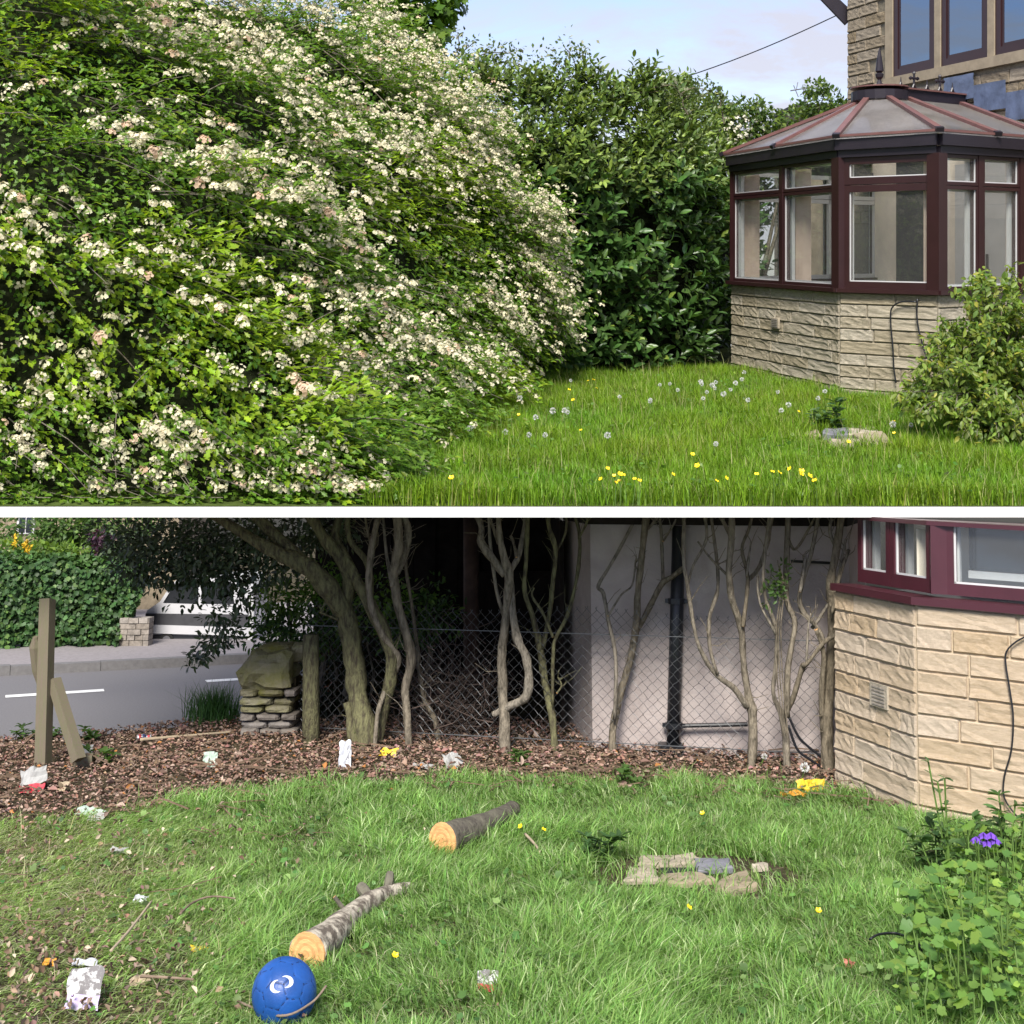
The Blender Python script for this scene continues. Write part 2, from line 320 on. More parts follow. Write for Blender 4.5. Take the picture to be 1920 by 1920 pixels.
# ================================================================== THE TERRACE
# slab that carries the upper lawn, its front edge painted white
TER = [(-3.3, 6.073), (8.5, 6.073), (8.5, 15.5), (-1.9, 15.5), (-2.6, 11.5), (-3.4, 8.6)]
s = MB(); s.hexa([(x, y, -.0505) for x, y in TER], [(x, y, -.004) for x, y in TER])
s.build('terrace_slab', M['white'], kind='structure')
s = MB(); TI = [(x, y + (.012 if y < 6.1 else 0)) for x, y in TER]; s.face([(x, y, 0) for x, y in TI]); s.build('lawn_ground', M['soilg'], kind='structure')

# ------------------------------------------------------------------ stones laid in courses
def unit_stone(seed, mtl, amp=.02):
    r = random.Random(seed); nu, nv = 9, 6; s = MB(); o = r.random() * 90
    US = [0, .022, .13, .27, .42, .58, .73, .87, .978, 1]; VS = [0, .07, .3, .5, .7, .93, 1]
    def f(u, v):
        a_, b_ = round(u * nu), round(v * nv); edge_ = a_ in (0, nu) or b_ in (0, nv); u, v = US[a_], VS[b_]
        y = .004 if edge_ else -amp * (.45 + .5 * noise.noise(Vector((u * 5 + o, v * 3, o))) + .5 * noise.noise(Vector((u * 14 + o, v * 7, o))) + (.35 if v < .25 else 0))
        return (u - .5 + (0 if a_ in (0, nu) else .01 * noise.noise(Vector((o, v * 9, u * 5)))), y, v - .5 + (.035 * noise.noise(Vector((u * 7, o, v))) if b_ == 0 else 0))
    s.grid(f, nu, nv)
    n = nv + 1; fr = [0 * n + b for b in range(n)]
    ring = [(a * n) for a in range(nu + 1)] + [nu * n + b for b in range(1, n)] + [a * n + nv for a in range(nu - 1, -1, -1)] + [b for b in range(nv - 1, 0, -1)]
    i = len(s.v); s.v += [Vector((s.v[k].x, .09, s.v[k].z)) for k in ring]
    for j in range(len(ring)):
        s.f.append([ring[(j + 1) % len(ring)], ring[j], i + j, i + (j + 1) % len(ring)]); s.mi.append(0)
    me = bpy.data.meshes.new('stone'); me.from_pydata([tuple(p) for p in s.v], [], [f[::-1] for f in s.f]); me.update(); me.materials.append(mtl)
    return me
STONES = {k: [unit_stone(i * 3 + j, M[k], a) for i in range(9)] for j, (k, a) in enumerate((('stone', .013), ('housestone', .013)))}
def course_wall(parent, p, q, z0, z1, hs, kind, lo=.2, hi=.5, skip=None, joint=.007, seed=1, fr='U'):
    """stones along p->q in plan (faces on the right hand side), courses of height hs from z1 down to z0"""
    r = random.Random(seed); p, q = Vector(p), Vector(q); d = (q - p); Ln = d.length; d.normalize(); ang = math.atan2(d.y, d.x)
    z = z1; k = 0; base = BASE[parent.name][0]
    while z > z0 - .02:
        h = hs * r.uniform(.94, 1.06); x = -r.uniform(0, lo) * 0; first = True
        while x < Ln - .02:
            l = r.uniform(lo, hi)
            if first and k % 2: l *= .55
            first = False
            if Ln - x - l < .1: l = Ln - x
            cx = x + l / 2
            if not (skip and skip(cx, z - h / 2, l, h)):
                me = r.choice(STONES[kind]); o = bpy.data.objects.new('stone', me); C.objects.link(o); o.parent = parent; BASE[o.name] = BASE[parent.name]
                c = p + d * cx
                o.matrix_basis = Matrix.Translation(Vector((c.x, c.y, z - h / 2)) - base) @ Matrix.Rotation(ang, 4, 'Z') @ Matrix.Diagonal((l - joint, 1, h - joint, 1))
            x += l
        z -= h; k += 1

# ------------------------------------------------------------------ conservatory on the terrace
A, B, Cc, D = Vector((2.136, 12.44)), Vector((2.66, 10.38)), Vector((3.27, 9.83)), Vector((4.84, 10.86))
E = Vector((3.86, 13.75))
CFACES = ((A, B), (B, Cc), (Cc, D))
ZS, ZE = .882, 2.0
cons = thing('conservatory', 'maroon framed conservatory with ribbed hipped roof on a pale stone base, upper lawn', 'conservatory', (*B, 0))
dw = MB()
for p, q in ((A, B), (B, Cc), (Cc, D), (E, A)): dw.wall(p, q, .1, 0, ZS - .03)
dwarf = dw.build('dwarf_wall', M['mortar'], cons)
def outv(p, q): d = (q - p).normalized(); return Vector((d.y, -d.x))
VENT = (.72, .47)
for i, (p, q) in enumerate(((A, B), (B, Cc), (Cc, D))):
    n = outv(p, q) * .004
    sk = (lambda x, z, l, h: abs(x - VENT[0]) < l / 2 + .04 and abs(z - VENT[1]) < h / 2) if i == 0 else None
    course_wall(dwarf, p + n, q + n, .0, ZS - .03, .098, 'stone', .24, .62, None, seed=20 + i)
s = MB(); d = (B - A).normalized(); n = outv(A, B); c = A + d * 1.0 + n * .034
s.wall(c - d * .07, c + d * .07, .02, .49, .58)
vt = s.build('air_vent', M['flag'], cons)
s = MB()
for k in range(5): s.wall(c - d * .055 + n * .004, c + d * .055 + n * .004, .003, .502 + k * .0155, .509 + k * .0155)
s.build('slot', M['greystone'], vt)
s = MB()
for p, q in ((A, B), (B, Cc), (Cc, D), (E, A)):
    n = outv(p, q); d = (q - p).normalized() * .03
    s.wall(p + n * .055 - d, q + n * .055 + d, .2, ZS - .028, ZS + .004)
s.build('sill', M['maroon'], cons)
# frames: rails and glazing per face
def frame_face(p, q, mull, heavy=False, zt=1.70, inner=None):
    d = (q - p).normalized(); Ln = (q - p).length; n = outv(p, q)
    w = .05
    st = [0] + mull + [Ln]
    for k in range(len(st) - 1):
        a, b = st[k] + w * .5, st[k + 1] - w * .5
        for (za, zb) in ((ZS + .005, zt - .004), (zt + .002, ZE - .06)):
            f = MB(); P = p + d * a; Q = p + d * b; ww = .055 if heavy else .026
            f.wall(P, Q, .06, za, za + ww); f.wall(P, Q, .06, zb - ww, zb)
            f.wall(P, P + d * ww, .06, za + ww, zb - ww); f.wall(Q - d * ww, Q, .06, za + ww, zb - ww)
            win = f.build('window', M['maroon'], cons)
            g = MB(); g.wall(P + d * ww - n * .022, Q - d * ww - n * .022, .008, za + ww, zb - ww); g.build('pane', M['glass'], win)
            g = MB()
            for (e, h, ya, yb) in ((P + d * ww, P + d * (ww + .009), za + ww, zb - ww), (Q - d * (ww + .009), Q - d * ww, za + ww, zb - ww), (P + d * ww, Q - d * ww, za + ww, za + ww + .009)):
                g.wall(e - n * .012, h - n * .012, .008, ya, yb)
            g.build('beading', M['pvc'], win)
            g = MB()
            for (e, h, ya, yb) in ((P, P + d * .05, za, zb), (Q - d * .05, Q, za, zb), (P, Q, za, za + .04), (P, Q, zb - .04, zb)):
                g.wall(e - n * .066, h - n * .066, .03, ya, yb)
            g.build('inner_frame', M['pvc'], win)
    for m_ in mull:
        g = MB(); c = p + d * m_; g.wall(c - d * .03 + n * .006, c + d * .03 + n * .006, .075, ZS + .004, ZE - .06); g.build('mullion', M['maroon'], cons)
frame_face(A, B, [1.07]); frame_face(B, Cc, [], True, 1.72); frame_face(Cc, D, [.52, 1.05]); frame_face(E, A, [.75, 1.45])
for c, w in ((A, .07), (B, .11), (Cc, .11)):
    n = (Vector((3.6, 12.2)) - c).normalized(); t = MB()
    t.box((*(c + n * .03), ZS + .004), w, w, ZE - ZS - .06, math.atan2(n.y, n.x) + .78); t.build('post', M['maroon'], cons)
s = MB()
for p, q in ((E, A), (A, B), (B, Cc), (Cc, D)):
    n = outv(p, q); d = (q - p).normalized() * .05
    s.wall(p + n * .03, q + n * .03, .1, ZE - .058, ZE + .0)
    s.wall(p + n * .06 - d * .3, q + n * .06 + d * .3, .06, ZE + .002, ZE + .09)
s.build('gutter', M['darkframe'], cons)
AP = Vector((3.33, 11.6, 2.58)); R1 = Vector((4.42, 12.36, 2.58)); ZR = ZE + .11
def eave(p, k=.075):
    n = (p - Vector((3.7, 11.9))).normalized(); return Vector((*(p + n * k), ZR))
eA, eB, eC, eD, eE = eave(A), eave(B), eave(Cc), eave(D, .05), eave(E, 0)
TH = Vector((0, 0, .02))
def rpanel(pts):
    s = MB(); n = len(pts); s.face(pts)
    for k in range(n): s.face([pts[k] - TH, pts[(k + 1) % n] - TH, pts[(k + 1) % n], pts[k]])
    s.build('roof_panel', M['poly'], cons)
def mixv(a, b, t): return a + (b - a) * t
apA, apB = AP + Vector((-.12, .1, -.03)), AP + Vector((-.13, -.1, -.03)); apC = AP + Vector((.02, -.17, -.03)); r1C = R1 + Vector((.1, -.13, -.03)); apE = AP + Vector((.0, .16, -.03)); r1E = R1 + Vector((-.08, .12, -.03))
mAB = mixv(eA, eB, .5); m1, m2 = mixv(eC, eD, .36), mixv(eC, eD, .72); q1, q2 = mixv(apC, r1C, .2), mixv(apC, r1C, .75)
mE = mixv(eE, eA, .5)
for P in ([eE, mE, apE, r1E], [mE, eA, apA, apE], [eA, mAB, apA], [mAB, eB, apB, apA], [eB, eC, apC, apB], [eC, m1, q1, apC], [m1, m2, q2, q1], [m2, eD, r1C, q2]): rpanel(P)
UPV = Vector((0, 0, .016))
for p, q in ((eE, r1E), (mE, apE), (eA, apA), (mAB, mixv(apA, apB, .5)), (eB, apB), (eC, apC), (m1, q1), (m2, q2)):
    s = MB(); s.bar(p + UPV, q + UPV, .05, .028); b = s.build('roof_bar', M['bar'], cons)
    s = MB(); d = (p - q).normalized(); s.bar(p + UPV + d * .0 , p + UPV + d * .04 - Vector((0, 0, .004)), .058, .036); s.build('bar_cap', M['darkframe'], b)
s = MB()
for p, q in ((eA, mAB), (mAB, eB), (eB, eC), (eC, eD), (eE, eA)): s.bar(p + Vector((0, 0, .004)), q + Vector((0, 0, .004)), .03, .02)
s.build('eave_trim', M['bar'], cons)
s = MB(); s.lathe(AP + Vector((0, 0, -.05)), [(.24, 0), (.25, .01), (.25, .09), (.22, .1), (.0, .125)], 18)
s.bar(AP + Vector((0, 0, .03)), R1 + Vector((0, 0, .03)), .16, .1)
ridge = s.build('ridge', M['darkframe'], cons)
s = MB(); s.bar(AP + Vector((0, 0, .085)), R1 + Vector((0, 0, .085)), .2, .014); s.lathe(AP + Vector((0, 0, .07)), [(.26, 0), (.26, .012), (.1, .03), (.0, .035)], 18); s.build('ridge_cap', M['bar'], ridge)
s = MB(); s.lathe(AP + Vector((0, 0, .09)), [(.045, 0), (.024, .03), (.015, .06), (.034, .085), (.038, .11), (.02, .125), (.038, .14), (.03, .2), (.021, .27), (.008, .33), (.0, .36)], 10)
s.build('finial', M['darkframe'], cons)
rd = (R1 - AP).normalized()
for k in range(6):
    s = MB(); c = AP + rd * (.3 + k * .19) + Vector((0, 0, .09))
    s.bar(c - rd * .05, c + rd * .05, .012, .012); s.tube([c - rd * .05, c - rd * .02 + Vector((0, 0, .02)), c + Vector((0, 0, .06)), c + Vector((0, 0, .075))], [.009, .011, .009, .006], 6); s.tube([c + rd * .05, c + rd * .02 + Vector((0, 0, .02)), c + Vector((0, 0, .06))], [.009, .011, .009], 6)
    if k % 2:
        t = c + Vector((0, 0, .11)); s.tube([c + Vector((0, 0, .05)), t + Vector((0, 0, .05))], .011, 6); s.tube([t - rd * .055, t + rd * .055], .012, 6)
        for e in (rd * .055, rd * -.055, Vector((0, 0, .05))): s.tube([t + e * .9, t + e * 1.3], [.02, .006], 6)
    else: s.tube([c + Vector((0, 0, .07)), c + Vector((0, 0, .11))], [.007, .003], 6)
    s.build('cresting', M['darkframe'], cons)
# inside: floor, plastered back wall with a door, blinds
s = MB(); s.hexa([(*p, .02) for p in (A, B, Cc, D, E)], [(*p, .06) for p in (A, B, Cc, D, E)]); s.build('floor', M['rug'], cons)
s = MB()
hd = Vector((-.319, 1)).normalized()
for p, q in ((A, B), (B, Cc), (Cc, D), (E, A)): s.wall(p - outv(p, q) * .105, q - outv(p, q) * .105, .06, .06, ZS - .05)
s.build('inner_wall', M['cream'], cons)
s = MB()
for p, q in ((A, B), (B, Cc), (Cc, D), (E, A)): s.wall(p - outv(p, q) * .15, q - outv(p, q) * .15, .14, ZS - .049, ZS - .02)
s.build('inner_sill', M['pvc'], cons)
hb = Vector((4.78, 10.9)); s = MB(); hw = Vector((3.9, 13.68))
s.wall(hw + Vector((-.03, 0)), hb + Vector((-.03, 0)), -.02, .06, 2.12); s.build('back_wall', M['cream'], cons)
pd = (hw - hb).normalized(); pn = Vector((-pd.y, pd.x)); pn = pn if pn.x < 0 else -pn
for k, t in enumerate((.62, 1.06)):
    s = MB(); a = hb + pd * t + pn * .06; s.wall(a, a + pd * .4, .04, .07, 2.0); dr = s.build('door', M['pvc'], cons)
    s = MB(); h = a + pd * (.36 if k == 0 else .04) + pn * .05; s.tube([(*h, .95), (*h, 1.15)], .012, 6); s.build('handle', M['black'], dr)
s = MB(); a = hb + pd * 1.65 + pn * .05; s.wall(a, a + pd * .8, .03, .8, 2.1); s.build('inner_window', M['dark'], cons)
for P, Q, ts in ((A, B, (.52, .55, .58, .61)), (A, B, (.04, .08, .12)), (B, Cc, (.85, .89, .93)), (Cc, D, (.3, .34, .55))):
    for t in ts:
        c = P + (Q - P) * t - outv(P, Q) * .13; s = MB(); d = (Q - P).normalized(); a = .5; d2 = Vector((d.x * math.cos(a) - d.y * math.sin(a), d.x * math.sin(a) + d.y * math.cos(a)))
        s.wall(c - d2 * .045, c + d2 * .045, .004, ZS + .03, ZE - .1); s.build('blind_slat', M['blind'], cons)
# cables on the stone base
def cable(name, label, pts, r, m='black', fr='U', sm=4, cat='cable'):
    P = catmull(pts, sm); s = MB(); s.tube(P, r, 6)
    b = min(P, key=lambda p: p.z); return s.build(name, M[m], None, fr, b, True, label, cat)
def catmull(P, k=5):
    P = [Vector(p) for p in P]; o = []
    for i in range(len(P) - 1):
        a, b, c, d = P[max(i - 1, 0)], P[i], P[i + 1], P[min(i + 2, len(P) - 1)]
        for j in range(k):
            t = j / k; o.append(.5 * ((2 * b) + (c - a) * t + (2 * a - 5 * b + 4 * c - d) * t * t + (3 * b - 3 * c + d - a) * t ** 3))
    return o + [P[-1]]
def onface(p, q, px, row, off=.045):
    n = outv(p, q); p = p + n * off; d = q - p + n * off; X = (px - 960) / F
    t = (X * p.y - p.x) / (d.x - X * d.y) if abs(d.x - X * d.y) > 1e-9 else 0
    y = p.y + d.y * t; return U(px, row, y)
cable('loose_cable', 'long black cable looping down the left of two on the stone base of the conservatory', [onface(B, Cc, x, y) for x, y in ((1718, 566), (1690, 566), (1672, 578), (1670, 605), (1674, 650), (1676, 690), (1680, 718))], .0065)
cable('loose_cable', 'shorter black cable hanging beside the bush on the conservatory stone base', [onface(B, Cc, x, y) for x, y in ((1720, 560), (1719, 590), (1722, 615), (1727, 635), (1732, 655), (1738, 672))], .0065)

# ------------------------------------------------------------------ the house behind
HC = Vector((3.73, 14.19)); HE = HC - hd * 4.6; hn = outv(HC, HE)        # visible wall runs from HC towards the viewer to HE
house = thing('stone_house', 'stone house with dark framed upstairs windows above the conservatory', 'house', (*HC, 0))
hx = Vector((.95, .3)) * 4.5
s = MB(); s.hexa([(*HC, 0), (*HE, 0), (*(HE + hx), 0), (*(HC + hx), 0)], [(*HC, 5.4), (*HE, 5.4), (*(HE + hx), 5.4), (*(HC + hx), 5.4)])
hwall = s.build('wall', M['mortar'], house)
hdir = (HE - HC).normalized(); WX0, WX1, WZ0, WZ1 = .80, 3.9, 2.98, 4.35
def hskip(x, z, l, h): return (x + l / 2 > WX0 - .0 and x - l / 2 < WX1) and (WZ0 - .1 < z < WZ1 + .1)
course_wall(hwall, HC + hn * .012, HE + hn * .012, 1.55, 5.2, .125, 'housestone', .25, .55, hskip, .008, 5)
def hpt(x, off=0): return HC + hdir * x + hn * off
s = MB(); s.wall(hpt(WX0 - .06, .05), hpt(WX1, .05), .12, WZ0 - .1, WZ0); s.build('window_sill', M['dressed'], house)
s = MB(); s.wall(hpt(WX0 - .06, .03), hpt(WX1, .03), .12, WZ1, WZ1 + .15); s.build('lintel', M['dressed'], house)
s = MB(); s.wall(hpt(WX0 - .06, .03), hpt(WX0 + .07, .03), .12, WZ0 + .002, WZ1 - .002); s.build('jamb', M['dressed'], house)
ww = .70
for k in range(4):
    a = WX0 + .075 + k * (ww + .1)
    if k: s = MB(); s.wall(hpt(a - .098, .03), hpt(a - .002, .03), .14, WZ0 + .002, WZ1 - .002); s.build('stone_mullion', M['dressed'], house)
    f = MB(); b = a + ww; t = .075
    f.wall(hpt(a, .018), hpt(b, .018), .08, WZ0 + .003, WZ0 + t); f.wall(hpt(a, .018), hpt(b, .018), .08, WZ1 - t, WZ1 - .003)
    f.wall(hpt(a, .018), hpt(a + t, .018), .08, WZ0 + t, WZ1 - t); f.wall(hpt(b - t, .018), hpt(b, .018), .08, WZ0 + t, WZ1 - t)
    i2 = t + .012
    f.wall(hpt(a + t, .008), hpt(b - t, .008), .05, WZ0 + t, WZ0 + t + .03); f.wall(hpt(a + t, .008), hpt(a + t + .03, .008), .05, WZ0 + t + .03, WZ1 - t); f.wall(hpt(b - t - .03, .008), hpt(b - t, .008), .05, WZ0 + t + .03, WZ1 - t)
    wn = f.build('window', M['maroon'], house)
    g = MB(); g.wall(hpt(a + t, .004), hpt(b - t, .004), .004, WZ0 + t, WZ1 - t); g.build('pane', M['glassd'], wn)
# lead flashing above the conservatory roof, in steps
for x0, x1, z0, z1 in ((1.75, 2.2, 2.62, 2.86), (2.2, 2.65, 2.48, 2.74), (2.65, 3.3, 2.36, 2.62), (3.3, 4.2, 2.2, 2.5)):
    s = MB(); s.grid(lambda u, v: (*hpt(x0 + (x1 - x0) * u, .045 + .012 * vnoise((u * 4, v * 4, x0 * 5))), z0 + (z1 - z0) * v), 8, 5); s.build('flashing', M['lead'], house, smooth=True)
s = MB(); s.bar(U(1540, -14, 14.3), U(1592, 40, 14.3), .05, .12); s.bar(U(1535, -26, 14.4), U(1590, 26, 14.4), .25, .03); s.build('bargeboard', M['darkframe'], house)
# neighbouring roof, chimney and aerial, wire
nb = thing('neighbour_house', 'dark roofed neighbouring house almost hidden behind the shrubs', 'house', U(1530, 260, 17))
c = U(1535, 205, 17.2); s = MB(); s.hexa([(c.x - .35, 17, .3), (c.x + .6, 17, .3), (c.x + .6, 18.4, .3), (c.x - .35, 18.4, .3)], [(c.x - .35, 17, c.z - .02), (c.x + .6, 17, c.z - .02), (c.x + .6, 18.4, c.z - .02), (c.x - .35, 18.4, c.z - .02)]); s.build('chimney_stack', M['housestone'], nb)
s = MB(); s.box((c.x + .12, 17.6, c.z - .015), 1.05, 1.5, .05); s.build('chimney_cap', M['roofdark'], nb)
ae = thing('tv_aerial', 'thin grey television aerial on the neighbouring chimney', 'aerial', U(1510, 205, 17.4))
s = MB(); s.tube([U(1510, 208, 17.4), U(1510, 165, 17.4)], .012, 6); s.build('mast', M['metal'], ae)
s = MB(); s.tube([U(1482, 170, 17.4), U(1524, 163, 17.4)], .009, 6); s.build('boom', M['metal'], ae)
for a, b in (((1488, 160), (1497, 182)), ((1496, 154), (1493, 168)), ((1505, 160), (1507, 172)), ((1514, 159), (1516, 170))):
    s = MB(); s.tube([U(*a, 17.4), U(*b, 17.4)], .006, 5); s.build('element', M['metal'], ae)
P = [U(1205 + (1600 - 1205) * t, 170 + (14 - 170) * t + 10 * math.sin(math.pi * t), 16.5 - 1.6 * t) for t in [i / 12 for i in range(13)]]
s = MB(); s.tube(P, .007, 5); s.build('overhead_wire', M['black'], None, 'U', P[0], False, 'thin dark overhead wire crossing the cloudy sky to the house', 'wire')

# ------------------------------------------------------------------ blossoming hawthorn hedge
LEV = [0, .35, .7, 1.3, 2.05, 2.85, 3.35]
LINES = [
    [(-3.3, 6.22), (-.95, 6.25), (-.66, 7.0), (-.42, 8.2), (-.18, 9.6), (-.04, 10.5), (.1, 11.4)],
    [(-3.3, 6.24), (-1.05, 6.28), (-.72, 7.0), (-.4, 8.2), (-.05, 9.6), (.12, 10.5), (.25, 11.4)],
    [(-3.3, 6.26), (-1.35, 6.32), (-.9, 7.05), (-.4, 8.3), (.12, 9.8), (.34, 10.5), (.4, 11.4)],
    [(-3.4, 6.3), (-2.0, 6.38), (-1.25, 7.15), (-.5, 8.5), (.25, 9.9), (.52, 10.5), (.5, 11.4)],
    [(-3.6, 6.5), (-2.6, 6.6), (-1.7, 7.5), (-.9, 8.8), (-.2, 9.9), (.12, 10.6), (.1, 11.4)],
    [(-4.0, 7.1), (-3.0, 7.3), (-2.2, 8.2), (-1.5, 9.2), (-.95, 10.1), (-.62, 10.7), (-.6, 11.4)],
    [(-4.3, 8.0), (-3.3, 8.3), (-2.6, 9.2), (-2.0, 10.1), (-1.45, 10.9), (-1.2, 11.3), (-1.2, 11.7)]]
for lv_, sh_ in ((1, .12), (2, .25), (3, .34), (4, .3), (5, .22), (6, .1)):
    for q_, f_ in ((3, .5), (4, .9), (5, 1), (6, 1)): x_, y_ = LINES[lv_][q_]; LINES[lv_][q_] = (x_ - sh_ * f_, y_)
for lv_ in range(4):
    for q_ in (0, 1): x_, y_ = LINES[lv_][q_]; LINES[lv_][q_] = (x_, y_ - .06)
def hsurf(t, z):
    def ln(P, t):
        x = min(max(t, 0), .9999) * (len(P) - 1); i = int(x); a, b, c, d = [Vector(P[min(max(i + k, 0), len(P) - 1)]) for k in (-1, 0, 1, 2)]; u = x - i
        return .5 * ((2 * b) + (c - a) * u + (2 * a - 5 * b + 4 * c - d) * u * u + (3 * b - 3 * c + d - a) * u ** 3)
    j = max(k for k in range(len(LEV) - 1) if LEV[k] <= z); w = (z - LEV[j]) / (LEV[j + 1] - LEV[j]); w = min(w, 1)
    a, b = ln(LINES[j], t), ln(LINES[j + 1], t); p = a + (b - a) * w
    return Vector((p.x, p.y, z))
def hnorm(t, z):
    e = .02; a = hsurf(min(t + e, 1), z) - hsurf(max(t - e, 0), z); b = hsurf(t, min(z + .08, 3.34)) - hsurf(t, max(z - .08, 0)); return a.cross(b).normalized()
haw = thing('hawthorn_hedge', 'tall hawthorn hedge covered in white blossom along the left of the upper lawn', 'hedge', (-.8, 8.0, 0))
s = MB()
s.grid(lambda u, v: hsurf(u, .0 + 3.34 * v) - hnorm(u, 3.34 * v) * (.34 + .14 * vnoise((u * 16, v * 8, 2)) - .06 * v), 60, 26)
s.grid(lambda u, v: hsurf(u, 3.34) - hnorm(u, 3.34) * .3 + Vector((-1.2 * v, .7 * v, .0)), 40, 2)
s.build('shade_shell', M['hedgeshade'], haw, smooth=False)  # solid dark shell standing in for the shaded hedge interior
lv, bl, tw = NB(), NB(), MB()
nearleaf, nearbl = [], []
def cluster_arrays(c, up, r, n):
    """florets of one flower head"""
    th = rng.random(n) * 2 * math.pi; ph = np.sqrt(rng.random(n)) * 1.15
    up = np.array(up.normalized()); a = np.array(Vector(up).orthogonal()); b = np.cross(up, a)
    d = (np.sin(ph) * np.cos(th))[:, None] * a + (np.sin(ph) * np.sin(th))[:, None] * b + np.cos(ph)[:, None] * up
    return np.array(c)[None] + d * r * np.array([1.0]) * (1 + rng.normal(0, .12, (n, 1))), d
floret = PETALS
for k in range(4700):
    t, z = rng.random() ** .9, 3.34 * rng.random()
    if k > 4060: t, z = rng.random() * .3, .5 * rng.random() ** 1.6
    P = hsurf(t, z); 
    if P.x / P.y < -.46: continue
    n = hnorm(t, z)
    rdg = t * 10 + z * 2.3; alg = t * 4 - z * .9
    gap = 1.1 * vnoise((rdg, alg, 3.7)) + .45 * vnoise((rdg * 2.7, alg * 2.2, 1.2))
    thin = gap < -.2 and not (z < .3 and t < .3)
    if thin and rng.random() < .4: continue
    gap = max(gap, -.25) if t < .3 else gap
    off = .06 * vnoise((P.x * 2.3, P.y * 2.3, P.z * 3.1)) + max(-.24, min(.26, gap * .42))
    if k > 4060: off = rng.uniform(.02, .2)
    along = (hsurf(min(t + .03, 1), z) - P).normalized()
    g = (n * (.75 + rng.normal(0, .25)) + along * (.75 + rng.normal(0, .4)) + Vector((0, 0, -.35 + rng.normal(0, .3)))).normalized()
    near = max(0., 1 - (P.y - 6.2) / 4.5)
    Ls = rng.uniform(.3, .62); P0 = P + n * (off - .22)
    if z < .35: g.z = abs(g.z) * .2; 
    nl = int(rng.uniform(20, 32)); ss = np.sort(rng.uniform(.12, 1, nl))
    gp = np.array(g); c0 = np.array(P0)
    cur = c0[None] + gp[None] * (ss * Ls)[:, None] + np.array([0, 0, -1.])[None] * (ss ** 2 * Ls * .28)[:, None]
    pos = cur + rnd3(nl, .022); pos[:, 2] = np.maximum(pos[:, 2], .02); okk = pos[:, 1] > 6.13; pos = pos[okk]; nl = len(pos)
    if nl < 4: continue
    D = gp[None] * .9 + rnd3(nl, .45) + np.array([.2, 0, -.3])[None]
    Up = np.array([.05, -.15, 1.])[None] + np.array(n)[None] * .25 + rnd3(nl, .3)
    leafy = vnoise((t * 5 + 8, z * 1.4, .3)) + (.5 if (t < .28 and z > .5) else 0)
    sz = rng.uniform(.032, .05, nl) * (1 + .25 * near * (leafy > .1))
    young = leafy > .2
    base = (.22, .34, .018) if young else (.125, .235, .024)
    K = tint(nl, base, .22, (.2, .28, .02), .3 if young else .12)
    if P.y < 7.4 and len(nearleaf) < 300 and rng.random() < .5 and off > -.05:
        for i in range(min(3, nl)): nearleaf.append((pos[-1 - i], D[-1 - i], Up[-1 - i], sz[-1 - i]))
        pos, D, Up, sz, K = pos[:-3], D[:-3], Up[:-3], sz[:-3], K[:-3]
    lv.add(place(LOBED[0] * np.array([.85, 1.1, 1]), pos, D, Up, sz), LOBED[1], K)
    if k % 4 == 0:
        pts = [P0 + g * (q * Ls) + Vector((0, 0, -q * q * Ls * .28)) for q in (0, .35, .7, 1)]; pts = [Vector((q_.x, max(q_.y, 6.14), max(q_.z, .03))) for q_ in pts]; tw.tube(pts, [.0035, .003, .002, .0015], 4)
    # blossom along the upper side of the spray
    dens = .72 if gap > .08 else (.36 if gap > -.1 else .12)
    if z < .6 and t > .3: dens *= .35
    if z < .3 and t > .16: dens *= .1
    if t < .2 and z > .9: dens *= .8
    if young: dens *= .8
    if k > 4060: dens *= .3
    if .5 < z < 1.7 and t < .38: dens = max(dens, .34)
    if rng.random() < dens:
        nc = int(rng.integers(3, 8))
        for c in range(nc):
            q = .3 + .72 * (c + rng.random() * .6) / nc; pc = P0 + g * (q * Ls) + Vector((0, 0, -q * q * Ls * .28 + .028)) + n * .035 + Vector(rnd3(1, .022)[0])
            up = (Vector((0, -.15, .75)) + n * .65 + Vector(rnd3(1, .2)[0])).normalized()
            rr = rng.uniform(.02, .034); nf = int(rng.integers(10, 18)); pc.y = max(pc.y, 6.17); pc.z = max(pc.z, .07)
            old = rng.random() < (.07 if t < .3 else .02)
            if P.y < 7.9 and len(nearbl) < 300: nearbl.append((pc, up, rr, old)); continue
            fp, fd = cluster_arrays(pc, up, rr, nf)
            bl.add(place(floret[0], fp, np.cross(fd, rnd3(nf) + .01), fd + rnd3(nf, .25), rng.uniform(.008, .0115, nf)), floret[1], tint(nf, (.68, .63, .45) if not old else (.66, .48, .34), .06, (.66, .62, .4), .1))
NI = 30000; ti, zi = rng.random(NI) ** 1.5, 3.3 * rng.random(NI)
ip = np.array([list(hsurf(p, q) - hnorm(p, q) * rng.uniform(.08, .33)) for p, q in zip(ti, zi)]); ip = ip[(ip[:, 0] / ip[:, 1] > -.46)]; ip[:, 1] = np.maximum(ip[:, 1], 6.14)
lv.add(place(LOBED[0], ip, rnd3(len(ip)) + np.array([.4, -.3, -.3]), np.array([[.3, -.5, .6]]) + rnd3(len(ip), .4), rng.uniform(.024, .044, len(ip))), LOBED[1], tint(len(ip), (.1, .2, .024), .25, (.15, .26, .02), .15))
lv.build('foliage', M['leaf'], haw, kind='stuff'); bl.build('blossom', M['petal'], haw, kind='stuff'); tw.build('twigs', M['bark'], haw, kind='stuff')
